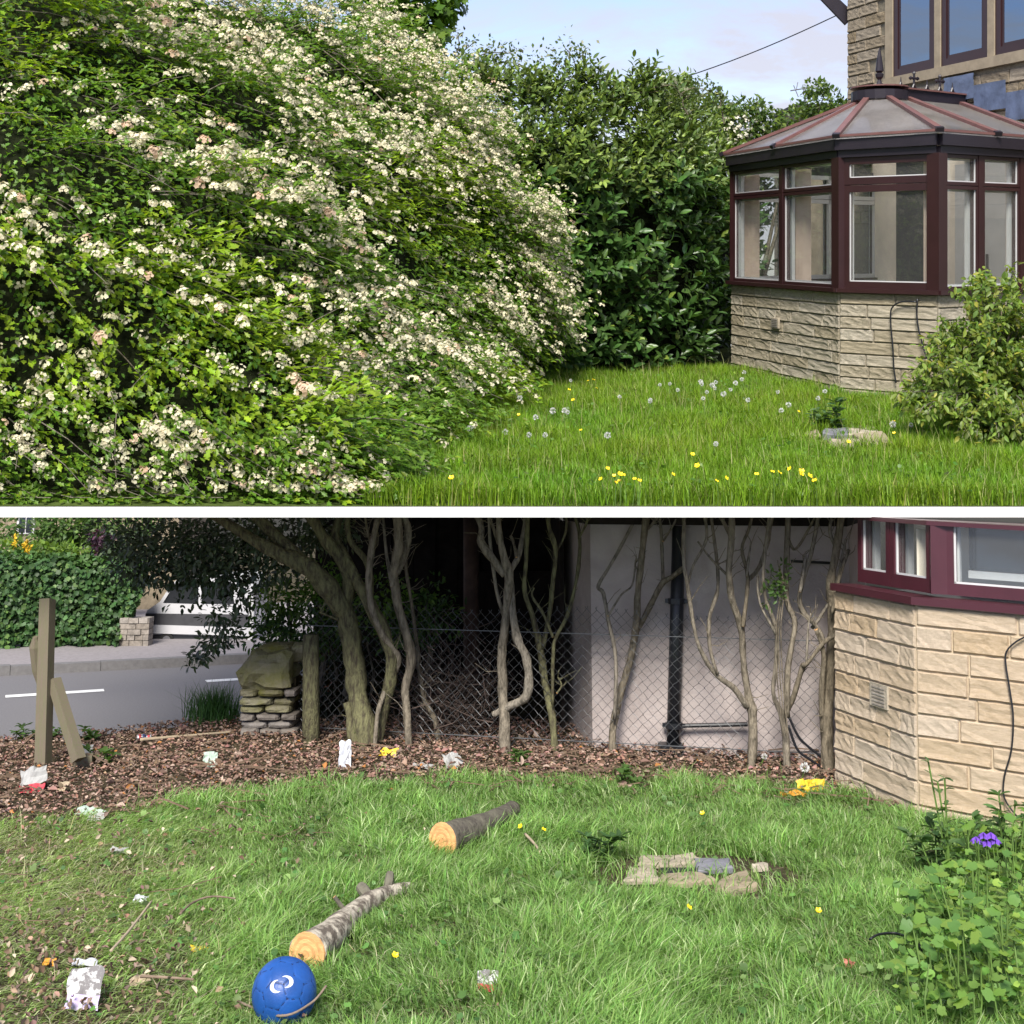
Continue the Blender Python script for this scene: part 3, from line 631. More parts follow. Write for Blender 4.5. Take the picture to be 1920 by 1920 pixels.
lm = [tri_mesh('leaf', place(LOBED[0] * np.array([1 + .1 * i, 1, 1 + .4 * i]), np.zeros((1, 3)), np.array([[0, 1., 0]]), np.array([[0, 0, 1.]]), [1.])[0], LOBED[1], M['leaf'], np.repeat(tint(1, c, .05), len(LOBED[0]), 0)) for i, c in enumerate(((.1, .2, .016), (.08, .17, .018), (.13, .22, .02), (.06, .14, .02)))]
def frame_m(pos, D, Up, s):
    D = Vector(D).normalized(); X = D.cross(Vector(Up)).normalized(); Z = X.cross(D)
    m = Matrix((X, D, Z)).transposed().to_4x4() @ Matrix.Scale(s, 4); m.translation = Vector(pos); return m
def parts(name, meshes, rows, parent):
    b = Matrix.Translation(-BASE[parent.name][0])
    for i, (pos, D, Up, s) in enumerate(rows):
        o = bpy.data.objects.new(name, meshes[i % len(meshes)]); C.objects.link(o); o.parent = parent; o.matrix_basis = b @ frame_m(pos, D, Up, s); BASE[o.name] = BASE[parent.name]
parts('leaf', lm, nearleaf[:300], haw)
fm = []
for i in range(6):
    nf = 20; fp, fd = cluster_arrays(Vector((0, 0, 0)), Vector((0, 0, 1)), 1.0, nf)
    V = place(floret[0], fp, np.cross(fd, rnd3(nf) + .01), fd + rnd3(nf, .25), rng.uniform(.38, .5, nf)); nb_ = NB(); nb_.add(V, floret[1], tint(nf, (.68, .63, .45) if i < 5 else (.68, .5, .36), .06, (.62, .56, .34), .08))
    fm.append(tri_mesh('blossom_cluster', np.concatenate(nb_.V), np.concatenate(nb_.T), M['petal'], np.concatenate(nb_.K)))
parts('blossom_cluster', fm, [(p, Vector(u).orthogonal() + Vector(rnd3(1, .2)[0]), u, r) for p, u, r, o in nearbl], haw)
for k, ((a, b, c), w) in enumerate((((( 200, 330, 7.6), (360, 480, 7.3), (470, 640, 7.0)), .006), (((430, 250, 8.6), (600, 330, 8.5), (720, 400, 8.5)), .006), (((470, 560, 7.5), (640, 660, 7.5), (760, 720, 7.6)), .006),
        (((120, 560, 6.6), (260, 700, 6.4), (330, 830, 6.5)), .004), (((560, 430, 8.2), (700, 510, 8.3), (840, 560, 8.5)), .006), (((600, 90, 9.6), (700, 170, 9.6), (780, 260, 9.5)), .006))):
    P = catmull([U(*a), U(*b), U(*c)], 6); s = MB(); s.tube(P, [w * (1 - .6 * i / len(P)) for i in range(len(P))], 6, .15); s.build('branch', M['bark'], haw, smooth=True)

# ------------------------------------------------------------------ laurel hedge
lau = thing('laurel_hedge', 'dark glossy laurel hedge behind the upper lawn, left of the conservatory', 'hedge', (.9, 12.1, 0))
LP_ = [Vector(p) for p in ((-.9, 11.3), (-.1, 11.55), (.7, 11.75), (1.5, 12.1), (2.05, 13.3), (2.9, 15.4))]
def lsurf(u, z):
    x = min(u, .999) * (len(LP_) - 1); i = int(x); p = LP_[i].lerp(LP_[i + 1], x - i); lean = .12 * math.sin(min(z / 2.4, 1) * 3.1) - max(0, z - 2.0) * .45
    d = (LP_[i + 1] - LP_[i]).normalized(); n = Vector((d.y, -d.x)); p = p + n * lean
    return Vector((p.x, p.y, z)), Vector((n.x, n.y, .25 if z < 2 else .8)).normalized()
def ltop(u): return 2.74 + .16 * vnoise((u * 9, 3, 1)) + .35 * max(0, min(.3, u - .5)) + (.25 if u < .2 else 0)
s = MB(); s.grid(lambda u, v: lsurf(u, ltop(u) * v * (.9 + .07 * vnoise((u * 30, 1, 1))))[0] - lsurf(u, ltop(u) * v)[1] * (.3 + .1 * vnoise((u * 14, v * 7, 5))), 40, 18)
s.grid(lambda u, v: lsurf(u, ltop(u) * .88)[0] + Vector((.2, .9, 0)) * v - lsurf(u, 2.5)[1] * .3, 30, 2); s.build('shade_shell', M['hedgeshade'], lau)  # dark backing sheets, interior shade put into their colour
lb = NB(); nl_ = []
for k in range(3300):
    u = rng.random() ; zt = ltop(u); z = zt * (rng.random() ** .85) if k < 1600 else zt * rng.uniform(.6, 1.0); P, n = lsurf(u, z)
    b = vnoise((P.x * 2.2, P.z * 2.6, 7.1)); 
    if b < -.22 and rng.random() < .6: continue
    P = P + n * (.14 * b - .05); m = 9
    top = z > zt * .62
    g = (n * .8 + Vector((0, 0, .55 if not top else .6)) + Vector(rnd3(1, .38)[0])).normalized(); ln = rng.uniform(.14, .3)
    ss = np.linspace(.15, 1, m); pos = np.array(P)[None] + np.array(g)[None] * (ss * ln)[:, None]; ang = np.arange(m) * 2.4 + rng.random() * 6
    a = np.array(g.orthogonal()); bb = np.cross(np.array(g), a)
    side = np.cos(ang)[:, None] * a + np.sin(ang)[:, None] * bb
    D = side * (1.05 - .6 * ss)[:, None] + np.array(g)[None] * (.35 + .6 * ss)[:, None] + np.array([0, 0, -.18])
    Up = np.array(g)[None] + rnd3(m, .25) + np.array([0, -.1, .4])
    fresh = top and rng.random() < .5
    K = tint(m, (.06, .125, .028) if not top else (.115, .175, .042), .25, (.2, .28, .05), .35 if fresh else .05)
    sz = rng.uniform(.085, .135, m) * (.7 if top else 1)
    if z < 1.9 and len(nl_) < 300 and b > 0 and u < .75:
        for i in range(3): nl_.append((pos[-1 - i], D[-1 - i], Up[-1 - i], sz[-1 - i]))
        pos, D, Up, sz, K = pos[:-3], D[:-3], Up[:-3], sz[:-3], K[:-3]
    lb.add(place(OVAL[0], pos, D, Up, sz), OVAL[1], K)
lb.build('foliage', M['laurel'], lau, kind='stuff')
lm2 = [tri_mesh('leaf', OVAL[0] * np.array([1, 1, 1 + .5 * i]), OVAL[1], M['laurel'], np.repeat(tint(1, c, .03), len(OVAL[0]), 0)) for i, c in enumerate(((.05, .1, .02), (.065, .125, .022), (.045, .1, .024)))]
parts('leaf', lm2, nl_[:300], lau)
# wispy shoots rising from the hedge top
def wisp(px_pts, d, n, size, base, rad=.02, spread=.06, st=.006, tmpl=SMALL, dark=M['bark']):
    P = catmull([U(x, y, d) for x, y in px_pts], 6); sh = MB(); sh.tube(P, [st * (1 - .6 * i / len(P)) for i in range(len(P))], 5)
    i = rng.integers(len(P) // 4, len(P), n); pos = np.array([P[j] for j in i]) + rnd3(n, spread)
    nb.add(place(tmpl[0], pos, rnd3(n) + np.array([0, 0, .1]), rnd3(n, .5) + np.array([0, -.3, .8]), rng.uniform(size * .7, size * 1.2, n)), tmpl[1], tint(n, base, .2)); return sh
nb = NB(); sts = MB()
for pts, n, sp in (([(1092, 172), (1082, 140), (1075, 110), (1058, 88)], 150, .09), ([(1085, 110), (1095, 100)], 60, .05), ([(1090, 170), (1110, 152), (1135, 150), (1160, 170)], 90, .03), ([(1030, 150), (1040, 125), (1050, 120)], 130, .1),
        ([(975, 150), (985, 130), (1000, 128)], 120, .1), ([(880, 120), (910, 100), (960, 100)], 150, .06), ([(925, 140), (940, 118), (975, 120)], 100, .08), ([(845, 115), (860, 90), (858, 60)], 60, .04), ([(850, 110), (870, 95), (890, 78)], 50, .05),
        ([(1225, 165), (1260, 160), (1275, 175), (1290, 185)], 50, .03), ([(1270, 180), (1300, 165), (1335, 172)], 110, .06), ([(1290, 215), (1280, 190), (1300, 175)], 160, .1), ([(1358, 232), (1352, 200), (1350, 178)], 55, .035), ([(1180, 175), (1230, 172), (1250, 170)], 120, .07)):
    P = catmull([U(x, y, 12.2) for x, y in pts], 6); sts.tube(P, [.008 * (1 - .6 * i / len(P)) for i in range(len(P))], 5)
    i = rng.integers(len(P) // 3, len(P), n); pos = np.array([P[j] for j in i]) + rnd3(n, sp)
    nb.add(place(SMALL[0], pos, rnd3(n) + np.array([0, 0, .1]), rnd3(n, .5) + np.array([0, -.3, .8]), rng.uniform(.03, .06, n)), SMALL[1], tint(n, (.085, .125, .035), .25, (.4, .4, .28), .1))
nb.build('top_shoots', M['leaf'], lau, kind='stuff'); sts.build('shoot_stems', M['bark'], lau, kind='stuff')

# ------------------------------------------------------------------ loose shrubs and trees
def blob(nb, ctr, rad, n, size, base, tmpl=SMALL, alt=None, p=0., droop=0., shell=.45, var=.22):
    d = nrm(rnd3(n)); r = shell + (1 - shell) * rng.random((n, 1)) ** .5
    lump = np.array([1 + .3 * vnoise((q[0] * 1.9 + ctr[0], q[1] * 1.9, q[2] * 1.9 + ctr[2])) for q in d])[:, None]
    pos = np.array(ctr)[None] + d * r * lump * np.array(rad)[None]
    nb.add(place(tmpl[0], pos, d + rnd3(n, .7) + np.array([0, 0, -droop]), np.array([0, -.2, .8])[None] + d * .5 + rnd3(n, .35), rng.uniform(size * .7, size * 1.3, n)), tmpl[1], tint(n, base, var, alt, p))
def flowers(nb, ctr, rad, n, r0=.03, base=(.78, .75, .62)):
    for _ in range(n):
        d = Vector(nrm(rnd3(1))[0]); d.y = -abs(d.y); d.z = abs(d.z) * .7; c = Vector(ctr) + Vector((d.x * rad[0], d.y * rad[1], d.z * rad[2]))
        fp, fd = cluster_arrays(c, d + Vector((0, -.2, .6)), r0, 10); nb.add(place(PETALS[0], fp, np.cross(fd, rnd3(10) + .01), fd, rng.uniform(.01, .014, 10)), PETALS[1], tint(10, base, .08))
eld = thing('elder_shrub', 'leafy shrub with pale flowers showing between laurel hedge and conservatory roof', 'shrub', U(1400, 720, 14.6))
nb = NB(); fl = NB()
for x, y, rx, rz, n in ((1350, 270, .22, .26, 500), (1345, 225, .2, .2, 380), (1385, 205, .16, .16, 260), (1360, 300, .3, .3, 500), (1400, 250, .3, .3, 700), (1440, 232, .22, .2, 450), (1500, 230, .3, .22, 600), (1540, 195, .26, .22, 500), (1370, 330, .3, .3, 700), (1340, 400, .3, .4, 700), (1420, 210, .1, .16, 160), (1528, 165, .12, .1, 160), (1570, 205, .14, .1, 200), (1445, 270, .3, .2, 500)):
    blob(nb, U(x, y, 14.6), (rx, .35, rz), n, .06, (.075, .13, .03), SMALL, (.14, .2, .03), .25, .1, .2)
for x, y, n in ((1365, 270, 30), (1385, 250, 14), (1350, 295, 20)): flowers(fl, U(x, y, 14.4), (.28, .2, .25), n, .03)
nb.build('crown', M['leaf'], eld, kind='stuff'); fl.build('blossom', M['petal'], eld, kind='stuff')
s = MB()
for x, y in ((1350, 270), (1400, 230), (1420, 190), (1500, 220), (1545, 180)): s.tube(catmull([U(1420, 560, 14.7), U((1420 + x) / 2, (520 + y) / 2, 14.65), U(x, y, 14.6)], 5), [.03, .028, .025, .022, .02, .018, .015, .012, .01, .008, .006], 6)
s.build('trunk', M['bark'], eld)
syc = thing('sycamore_tree', 'broad leaved sycamore branch hanging over the hawthorn at top', 'tree', U(760, 640, 13.2))
nb = NB()
for x, y, rx, rz, n in ((700, 25, .3, .16, 110), (760, 30, .3, .2, 150), (810, 40, .2, .2, 90), (835, 15, .16, .12, 50), (800, -20, .5, .3, 200), (815, 82, .08, .07, 22), (715, -20, .4, .25, 120), (828, 60, .08, .1, 20)):
    blob(nb, U(x, y, 13.2), (rx, .3, rz), n, .11, (.085, .17, .02), MAPLE, (.13, .22, .02), .3, .5, .1)
nb.build('crown', M['leaf'], syc, kind='stuff')
s = MB(); s.tube(catmull([U(740, 640, 13.6), U(735, 300, 13.5), U(745, 60, 13.4), U(760, -60, 13.3)], 5), [.1] * 6 + [.08] * 5 + [.05] * 5, 8, .1); s.build('trunk', M['bark'], syc)
s = MB(); s.tube(catmull([U(745, 60, 13.4), U(790, 20, 13.3), U(830, 30, 13.2)], 5), [.03, .028, .026, .024, .022, .02, .018, .016, .012, .01, .008], 6); s.build('limb', M['bark'], syc)

# bush at the right
bush = thing('garden_bush', 'loose yellow green bush at the right in front of the conservatory base', 'bush', UG(1850, 800))
nb = NB(); bs = MB()
def spray_bush(root, targets, nleaf, size, base, alt, p, tmpl=OVAL, sag=.1):
    for T_ in targets:
        r_ = Vector(root) + Vector((rng.normal(0, .1), rng.normal(0, .08), 0)); md = r_.lerp(T_, .55) + Vector((0, 0, sag * rng.uniform(.4, 1.4))); Q = catmull([r_, md, T_, T_ + (T_ - md) * .22 + Vector((0, 0, -.05))], 6)
        bs.tube(Q, [.005 * (1 - .75 * i / len(Q)) for i in range(len(Q))], 4)
        i = rng.integers(len(Q) // 3, len(Q), nleaf); pos = np.array([Q[k] for k in i]) + rnd3(nleaf, .022); dr = np.array([(Q[min(k + 1, len(Q) - 1)] - Q[max(k - 1, 0)]).normalized() for k in i])
        sd = rnd3(nleaf, .9); K_ = tint(nleaf, base, .22, alt, p); tipw = (i > len(Q) * .75)[:, None]; K_ = np.where(tipw, K_ * np.array([[1.35, 1.2, 1.0]]), K_)
        nb.add(place(tmpl[0], pos, dr * .6 + sd + np.array([0, 0, -.1]), np.array([[0, -.25, .8]]) + rnd3(nleaf, .35), rng.uniform(size * .7, size * 1.25, nleaf)), tmpl[1], K_)
tg = []
for x, y, d, rx, rz, n in ((1840, 640, 8.2, .28, .28, 60), (1900, 640, 8.1, .34, .4, 80), (1790, 700, 8.0, .22, .2, 46), (1835, 560, 8.3, .14, .1, 12), (1880, 540, 8.3, .14, .12, 14), (1740, 735, 7.9, .14, .08, 20), (1860, 760, 7.8, .36, .2, 60), (1920, 790, 7.7, .3, .2, 40), (1775, 630, 8.2, .12, .12, 12), (1960, 660, 8.1, .3, .5, 40), (1715, 752, 7.9, .08, .03, 8)):
    for _ in range(n):
        q = nrm(rnd3(1))[0] * rng.random() ** .4; tg.append(U(x, y, d) + Vector((q[0] * rx, q[1] * .3, q[2] * rz)))
spray_bush(UG(1870, 800), tg, 26, .05, (.14, .22, .045), (.24, .27, .05), .14)
nb.build('crown', M['leaf'], bush, kind='stuff'); bs.build('twigs', M['bark'], bush, kind='stuff')
s = MB()
for x, y in ((1790, 640), (1830, 560), (1880, 540), (1745, 735), (1910, 560), (1765, 690)): s.tube(catmull([UG(1870, 830), U((1870 + x) / 2, (760 + y) / 2 - 20, 8.15), U(x, y, 8.3)], 5), [.012 - .0009 * i for i in range(11)], 5)
s.build('stems', M['bark'], bush)

# ------------------------------------------------------------------ upper lawn: grass, stones, flowers
def blades(name, label, pts, h, wd, K, fr, lean=None, matk='grass', kind='stuff', cat='grass', bend=.5, base=None, parent=None):
    n = len(pts); a = rng.random(n) * 2 * math.pi; lx = np.cos(a) * bend * rng.random(n); ly = np.sin(a) * bend * rng.random(n)
    if lean is not None: lx = lx + lean[0]; ly = ly + lean[1]
    d = np.stack([lx, ly, np.ones(n)], 1); dn = nrm(d); face = np.stack([np.cos(a + 1.4), np.sin(a + 1.4), np.zeros(n)], 1)
    w = (wd * rng.uniform(.7, 1.2, n))[:, None]; h = h[:, None]; out = np.stack([lx, ly, -.3 * np.hypot(lx, ly)], 1)
    m_ = pts + dn * h * .55; tip = pts + dn * h + out * h * .75
    V = np.stack([pts - face * w / 2, pts + face * w / 2, m_ + face * w * .4, m_ - face * w * .4, tip], 1)
    nb = NB(); nb.add(V, np.array([[0, 1, 2], [0, 2, 3], [3, 2, 4]]), K)
    return nb.build(name, M[matk], parent, fr, base, label, cat, kind)
def area(n, x0, x1, y0, y1, z=0.0): return np.stack([rng.uniform(x0, x1, n), rng.uniform(y0, y1, n), np.full(n, z)], 1)
def nz2(P, s, o=0.): return np.array([noise.noise(Vector((p[0] * s + o, p[1] * s, o))) for p in P])
P = area(380000, -2.7, 4.3, 6.085, 12.4)
keep = (np.abs(P[:, 0] / P[:, 1]) < .43) & (rng.random(len(P)) < 1.1 - .06 * (P[:, 1] - 6))
fx = np.interp(P[:, 1], [6, 7, 8.2, 9.6, 10.5, 11.4, 12.4], [-.72, -.7, -.5, -.25, -.12, 0, .1]); keep &= (P[:, 0] > fx)
STU = UG(1590, 828)
ell = ((P[:, 0] - STU.x) / .3) ** 2 + ((P[:, 1] - STU.y + .12) / .42) ** 2; keep &= (ell > 1) | (rng.random(len(P)) < .08)
def inside_cons(P):
    r = np.ones(len(P), bool)
    for p, q in CFACES:
        d = (q - p); r &= (d.x * (P[:, 1] - p.y) - d.y * (P[:, 0] - p.x)) > -.02
    return r
keep &= ~inside_cons(P)
P = P[keep]; v1, v2 = nz2(P, 1.3, 4.), nz2(P, 5, 9.)
h = np.clip(.105 * (1 + .45 * v1 + .5 * v2) * rng.uniform(.6, 1.3, len(P)), .03, .26)
K = tint(len(P), (.16, .28, .018), .22, (.3, .33, .1), .06) * (1 + .32 * v2)[:, None]; K[:, 0] *= 1 + .25 * v1
blades('grass', 'long bright green grass of the upper lawn', P, h, np.full(len(P), .0055), K, 'U')
sel = P[rng.random(len(P)) < .012]
n = 5000; WP = P[rng.integers(0, len(P), n)]; WP = WP[nz2(WP, 2.1, 3.) > -.1]; n = len(WP); WP[:, 2] = rng.uniform(.03, .1, n)
nb = NB(); nb.add(place(ROUND3[0], WP, rnd3(n) * np.array([1, 1, .4]), np.array([[0, -.25, 1.]]) + rnd3(n, .4), rng.uniform(.012, .03, n)), ROUND3[1], tint(n, (.1, .2, .03), .25, (.2, .3, .05), .25)); nb.build('lawn_weeds', M['leaf'], None, 'U', (0, 8, 0), 'small broad leaved weeds mixed through the upper lawn', 'weeds', 'stuff')
blades('seed_stalks', 'sparse pale seed stalks standing above the upper lawn', sel, rng.uniform(.12, .24, len(sel)), np.full(len(sel), .0032), tint(len(sel), (.34, .34, .14), .2), 'U')
pv = thing('stone_paving', 'broken stone slabs half sunk in the long grass of the upper lawn', 'paving', STU)
def slab(pts, z, th, name, mtl, parent, fr, seed=0):
    r = random.Random(seed); s = MB(); c = sum((Vector(p) for p in pts), Vector((0, 0))) / len(pts)
    ring = []
    for i in range(len(pts)):
        a, b = Vector(pts[i]), Vector(pts[(i + 1) % len(pts)])
        for t in (0, .35, .7): p = a.lerp(b, t); ring.append(p + (p - c) * r.uniform(-.07, .05))
    zt = [z + th + r.uniform(-.006, .006) for _ in ring]
    i = len(s.v); n = len(ring)
    s.v += [Vector((p.x, p.y, z)) for p in ring] + [Vector((p.x, p.y, q - .008)) for p, q in zip(ring, zt)] + [Vector((c.x + (p.x - c.x) * .93, c.y + (p.y - c.y) * .93, q)) for p, q in zip(ring, zt)] + [Vector((c.x, c.y, z + th + .004))]
    for k in range(2):
        for j in range(n): s.f.append([k * n + j, k * n + (j + 1) % n, (k + 1) * n + (j + 1) % n, (k + 1) * n + j])
    for j in range(n): s.f.append([2 * n + j, 2 * n + (j + 1) % n, 3 * n])
    s.mi = [0] * len(s.f); return s.build(name, mtl, parent, fr)
for i, (poly, th, mk) in enumerate((([(1560, 812), (1640, 808), (1650, 820), (1600, 824), (1550, 820)], .035, 'flag'), ([(1545, 818), (1592, 816), (1590, 830), (1540, 826)], .05, 'slate'), ([(1600, 826), (1655, 822), (1672, 842), (1625, 846)], .045, 'flag'),
        ([(1550, 834), (1612, 832), (1618, 848), (1560, 850)], .035, 'flag'), ([(1500, 816), (1535, 814), (1538, 824), (1502, 824)], .03, 'flag'))):
    slab([UG(*p).to_2d() for p in poly], .002, th, 'stone', M[mk], pv, 'U', i)
def seed_head(P, h, fr, label, group, r=.02, lean=None, far=False):
    t = thing('dandelion_clock', label, 'dandelion', P, fr, group); top = Vector(P) + Vector((rng.normal(0, .02), rng.normal(0, .02), h))
    s = MB(); s.tube([P, (Vector(P) + top) / 2 + Vector((.006, 0, 0)), top], .0028, 4); s.build('stem', M['fgreen'], t, fr)
    nbx = NB(); n = 70; d = nrm(rnd3(n)); pos = np.array(top)[None] + d * r * .5
    nbx.add(place(SMALL[0], pos, d, rnd3(n), np.full(n, r * .62)), SMALL[1], tint(n, (.8, .8, .78), .06)); 
    s2 = nbx.build('seed_head', M['clock'], t, fr); return t
def buttercup(P, h, fr, label, group, r=.013):
    t = thing('buttercup', label, 'buttercup', P, fr, group); top = Vector(P) + Vector((rng.normal(0, .015), rng.normal(0, .015), h))
    s = MB(); s.tube([P, (Vector(P) + top) / 2 + Vector((.005, .003, 0)), top], .002, 4); s.build('stem', M['fgreen'], t, fr)
    s = MB(); up = Vector((rng.normal(0, .4), -.5 + rng.normal(0, .2), 1)).normalized(); a = up.orthogonal().normalized(); b = up.cross(a)
    for k in range(5):
        u = a * math.cos(k * 1.2566) + b * math.sin(k * 1.2566); w = up.cross(u); s.face([top, top + u * r * .7 + w * r * .6 + up * r * .15, top + u * r * 1.15 + up * r * .5, top + u * r * .7 - w * r * .6 + up * r * .15])
    s.build('flower', M['buttery'], t, fr); return t
def headspot(px, row, h):
    d = 1.25 - h; dep = d * F / (row - 456); p = U(px, row, dep); return Vector((p.x, p.y, 0)), h
CK = [((1238, 721), (1252, 720), (1307, 718), (1319, 716), (1321, 720), (1331, 722), (1344, 716), (1342, 728), (1331, 735), (1275, 731), (1322, 748), (1215, 753), (1226, 749), (1365, 730), (1371, 718), (1396, 698), (1398, 712), (1403, 750), (1363, 738))
      , 'fluffy white dandelion clock in the tall grass near the laurel and the stone base', 'dandelion clocks by the hedge foot']
CK2 = [((982, 730), (980, 745), (996, 816), (1031, 817), (1036, 769), (1050, 771), (1066, 772), (1137, 815), (1327, 832), (877, 803), (890, 800), (945, 810), (1070, 713), (1162, 745), (1005, 782)), 'round white dandelion clock standing out on the open upper lawn', 'dandelion clocks on the open upper lawn']
CK3 = [((1467, 769), (1529, 747), (1545, 734), (1465, 734), (1676, 795), (1703, 797), (1487, 760)), 'white dandelion clock in the grass before the conservatory base', 'dandelion clocks before the conservatory']
for L3 in (CK, CK2, CK3):
    for i3, (px, row) in enumerate(sorted(L3[0])):
        p, h = headspot(px, row, rng.uniform(.12, .2) if row < 760 else rng.uniform(.09, .14)); seed_head(p, h, 'U', 'white dandelion clock, ' + ordinal(i3, len(L3[0]), L3[2]), L3[2], rng.uniform(.015, .023) if row > 760 else rng.uniform(.013, .021))
BC = (((1100, 714), (1113, 713), (1071, 732), (1073, 750), (1082, 805), (972, 778), (1115, 728)), 'small yellow buttercup in the far grass by the hedges', 'far buttercups of the upper lawn')
BC2 = (((1298, 852), (1300, 873), (1137, 878), (1167, 898), (1148, 920), (1168, 922), (1188, 920), (1196, 917), (1165, 940), (1180, 942), (1275, 914), (1357, 897), (1216, 936), (841, 911), (1384, 946)), 'yellow buttercup in the front centre of the upper lawn', 'front buttercups of the upper lawn')
BC3 = (((1460, 887), (1485, 879), (1502, 883), (1501, 888), (1410, 889), (1577, 936), (1518, 943), (1580, 829), (1678, 790), (1677, 812), (1493, 772), (1523, 892)), 'yellow buttercup at the right of the upper lawn near the stones', 'right buttercups of the upper lawn')
for L3 in (BC, BC2, BC3):
    for i3, (px, row) in enumerate(sorted(L3[0])):
        p, h = headspot(px, row, rng.uniform(.1, .17)); p.y = max(p.y, 6.09); buttercup(p, h, 'U', 'yellow flower, ' + ordinal(i3, len(L3[0]), L3[2]), L3[2], rng.uniform(.009, .0145))
def weed(name, label, P, h, fr, n=22, ls=.05, base=(.08, .15, .04), group=None, tmpl=OVAL, stems=3, spread=.05, cat='plant'):
    t = thing(name, label, cat, P, fr, group); s = MB(); nbx = NB()
    for k in range(stems):
        tp = Vector(P) + Vector((rng.normal(0, spread), rng.normal(0, spread), h * rng.uniform(.7, 1.05))); pts = catmull([Vector(P) + Vector((rng.normal(0, .01), rng.normal(0, .01), 0)), (Vector(P) + tp) / 2 + Vector(rnd3(1, .008)[0]), tp], 4); s.tube(pts, .0032, 5)
        i = rng.integers(1, len(pts), n); pos = np.array([pts[j] for j in i]); ang = rng.random(n) * 6.28
        nbx.add(place(tmpl[0], pos, np.stack([np.cos(ang), np.sin(ang), rng.uniform(-.1, .6, n)], 1), np.array([[0, 0, 1.]]) + rnd3(n, .2), rng.uniform(ls * .6, ls * 1.2, n)), tmpl[1], tint(n, base, .18))
    s.build('stem', M['fgreen'], t, fr); nbx.build('foliage', M['leaf'], t, fr, kind='stuff'); return t
weed('willowherb', 'tallest narrow leaved weed standing just behind the paving stones on the upper lawn', UG(1568, 815), .24, 'U', 24, .07, (.07, .14, .05))
weed('willowherb', 'low pale weed clump left of the upper paving stones', UG(1535, 812), .16, 'U', 22, .06, (.09, .16, .06), stems=5, spread=.06)

# ================================================================== THE LOWER GARDEN
# ground: flat lawn that drops to the road on the far left
def edge(x): return 7.35 if x < -2.6 else (7.35 + .9 * min(1, (x + 2.6) / 1.4) if x < -1.2 else 12.5)
def gz(x, y):
    t = min(1, max(0, (y - edge(x)) / .7)); t = t * t * (3 - 2 * t)
    return -.66 * t - (0 if t else .004 * vnoise((x * 4, y * 4, 0)))
xs = [-16, -10, -7] + [-5.5 + .15 * i for i in range(55)] + [3.2, 4.5, 7]; ys = [-1.5, 1] + [2.4 + .15 * i for i in range(76)] + [15, 18, 26, 40]
s = MB(); i0 = len(s.v)
for x in xs:
    for y in ys: s.v.append(Vector((x, y, gz(x, y))))
ny = len(ys)
for a in range(len(xs) - 1):
    for b in range(ny - 1): k = a * ny + b; s.f.append([k, k + ny, k + ny + 1, k + 1]); s.mi.append(0)
s.build('ground', M['soil'], None, 'L', kind='structure')
RZ = -.6
def RG(px, row, z=RZ): return LG(px, row, z)
k0, k1 = RG(19, 1264), RG(440, 1243); kd = (k1 - k0).to_2d().normalized(); kn = Vector((-kd.y, kd.x))
def along(t, o): p = k0.to_2d() + kd * t + kn * o; return (p.x, p.y)
s = MB(); s.hexa([(*along(-14, -8.2), RZ - .05), (*along(14, -8.2), RZ - .05), (*along(14, -.1), RZ - .05), (*along(-14, -.1), RZ - .05)], [(*along(-14, -8.2), RZ), (*along(14, -8.2), RZ), (*along(14, -.1), RZ), (*along(-14, -.1), RZ)])
s.build('road', M['asphalt'], None, 'L', kind='structure')
kb = thing('kerb', 'grey stone kerb along the far side of the road', 'kerb', (*along(0, 0), RZ - .02), 'L'); kb['kind'] = 'structure'; del kb['category']; del kb['label']
for k in range(-8, 16):
    s = MB(); a = along(k * .9, -.1); b = along(k * .9 + .895, -.1); s.wall(a, b, .14, RZ - .04, RZ + .09 + .004 * (k % 3)); s.build('kerb_stone', M['kerb'], kb, 'L')
s = MB(); s.hexa([(*along(-14, .045), RZ - .04), (*along(14, .045), RZ - .04), (*along(14, 6), RZ - .04), (*along(-14, 6), RZ - .04)], [(*along(-14, .045), RZ + .085), (*along(14, .045), RZ + .085), (*along(14, 6), RZ + .085), (*along(-14, 6), RZ + .085)])
s.build('pavement', M['pave'], None, 'L', kind='structure')
for a, b in (((10, 1308), (196, 1296)), ((388, 1279), (520, 1271))):
    p, q = RG(*a, RZ + .004), RG(*b, RZ + .004); n = Vector((kn.x, kn.y, 0)) * .15; s = MB(); s.face([p, q, q + n, p + n]); s.build('road_marking', M['line'], None, 'L', kind='structure')

# ------------------------------------------------------------------ across the road
hp0, hp1 = RG(-60, 1215, RZ + .085), RG(262, 1209, RZ + .085); hh = 1.02
ivy = thing('ivy_hedge', 'clipped dark ivy hedge beyond the road at the left', 'hedge', hp0.lerp(hp1, .5), 'L')
nb = NB(); n = 9000; u = rng.random(n); v = rng.random(n) ** .8; hd2 = (hp1 - hp0); fn = Vector((hd2.y, -hd2.x, 0)).normalized()
up_ = hh * (1 - .12 * u) * (1 + .06 * np.sin(u * 17)); zz = v * up_
cut_ = np.clip((u - .86) / .14, 0, 1); ok = zz > cut_ * .62 * hh
pos = np.array(hp0)[None] + np.array(hd2)[None] * u[:, None] + np.array(fn)[None] * (.08 * np.sin(zz * 9 + u * 30) + rng.normal(0, .05, n))[:, None]; pos[:, 2] = hp0.z + zz
pos, zz_ = pos[ok], zz[ok]; n = len(pos)
nb.add(place(ROUND3[0], pos, np.array([0, 0, -.8])[None] + rnd3(n, .6) + np.array(fn)[None] * .4, np.array(fn)[None] + rnd3(n, .35) + np.array([0, 0, .35]), rng.uniform(.035, .07, n)), ROUND3[1], tint(n, (.045, .1, .03), .25, (.09, .16, .04), .12))
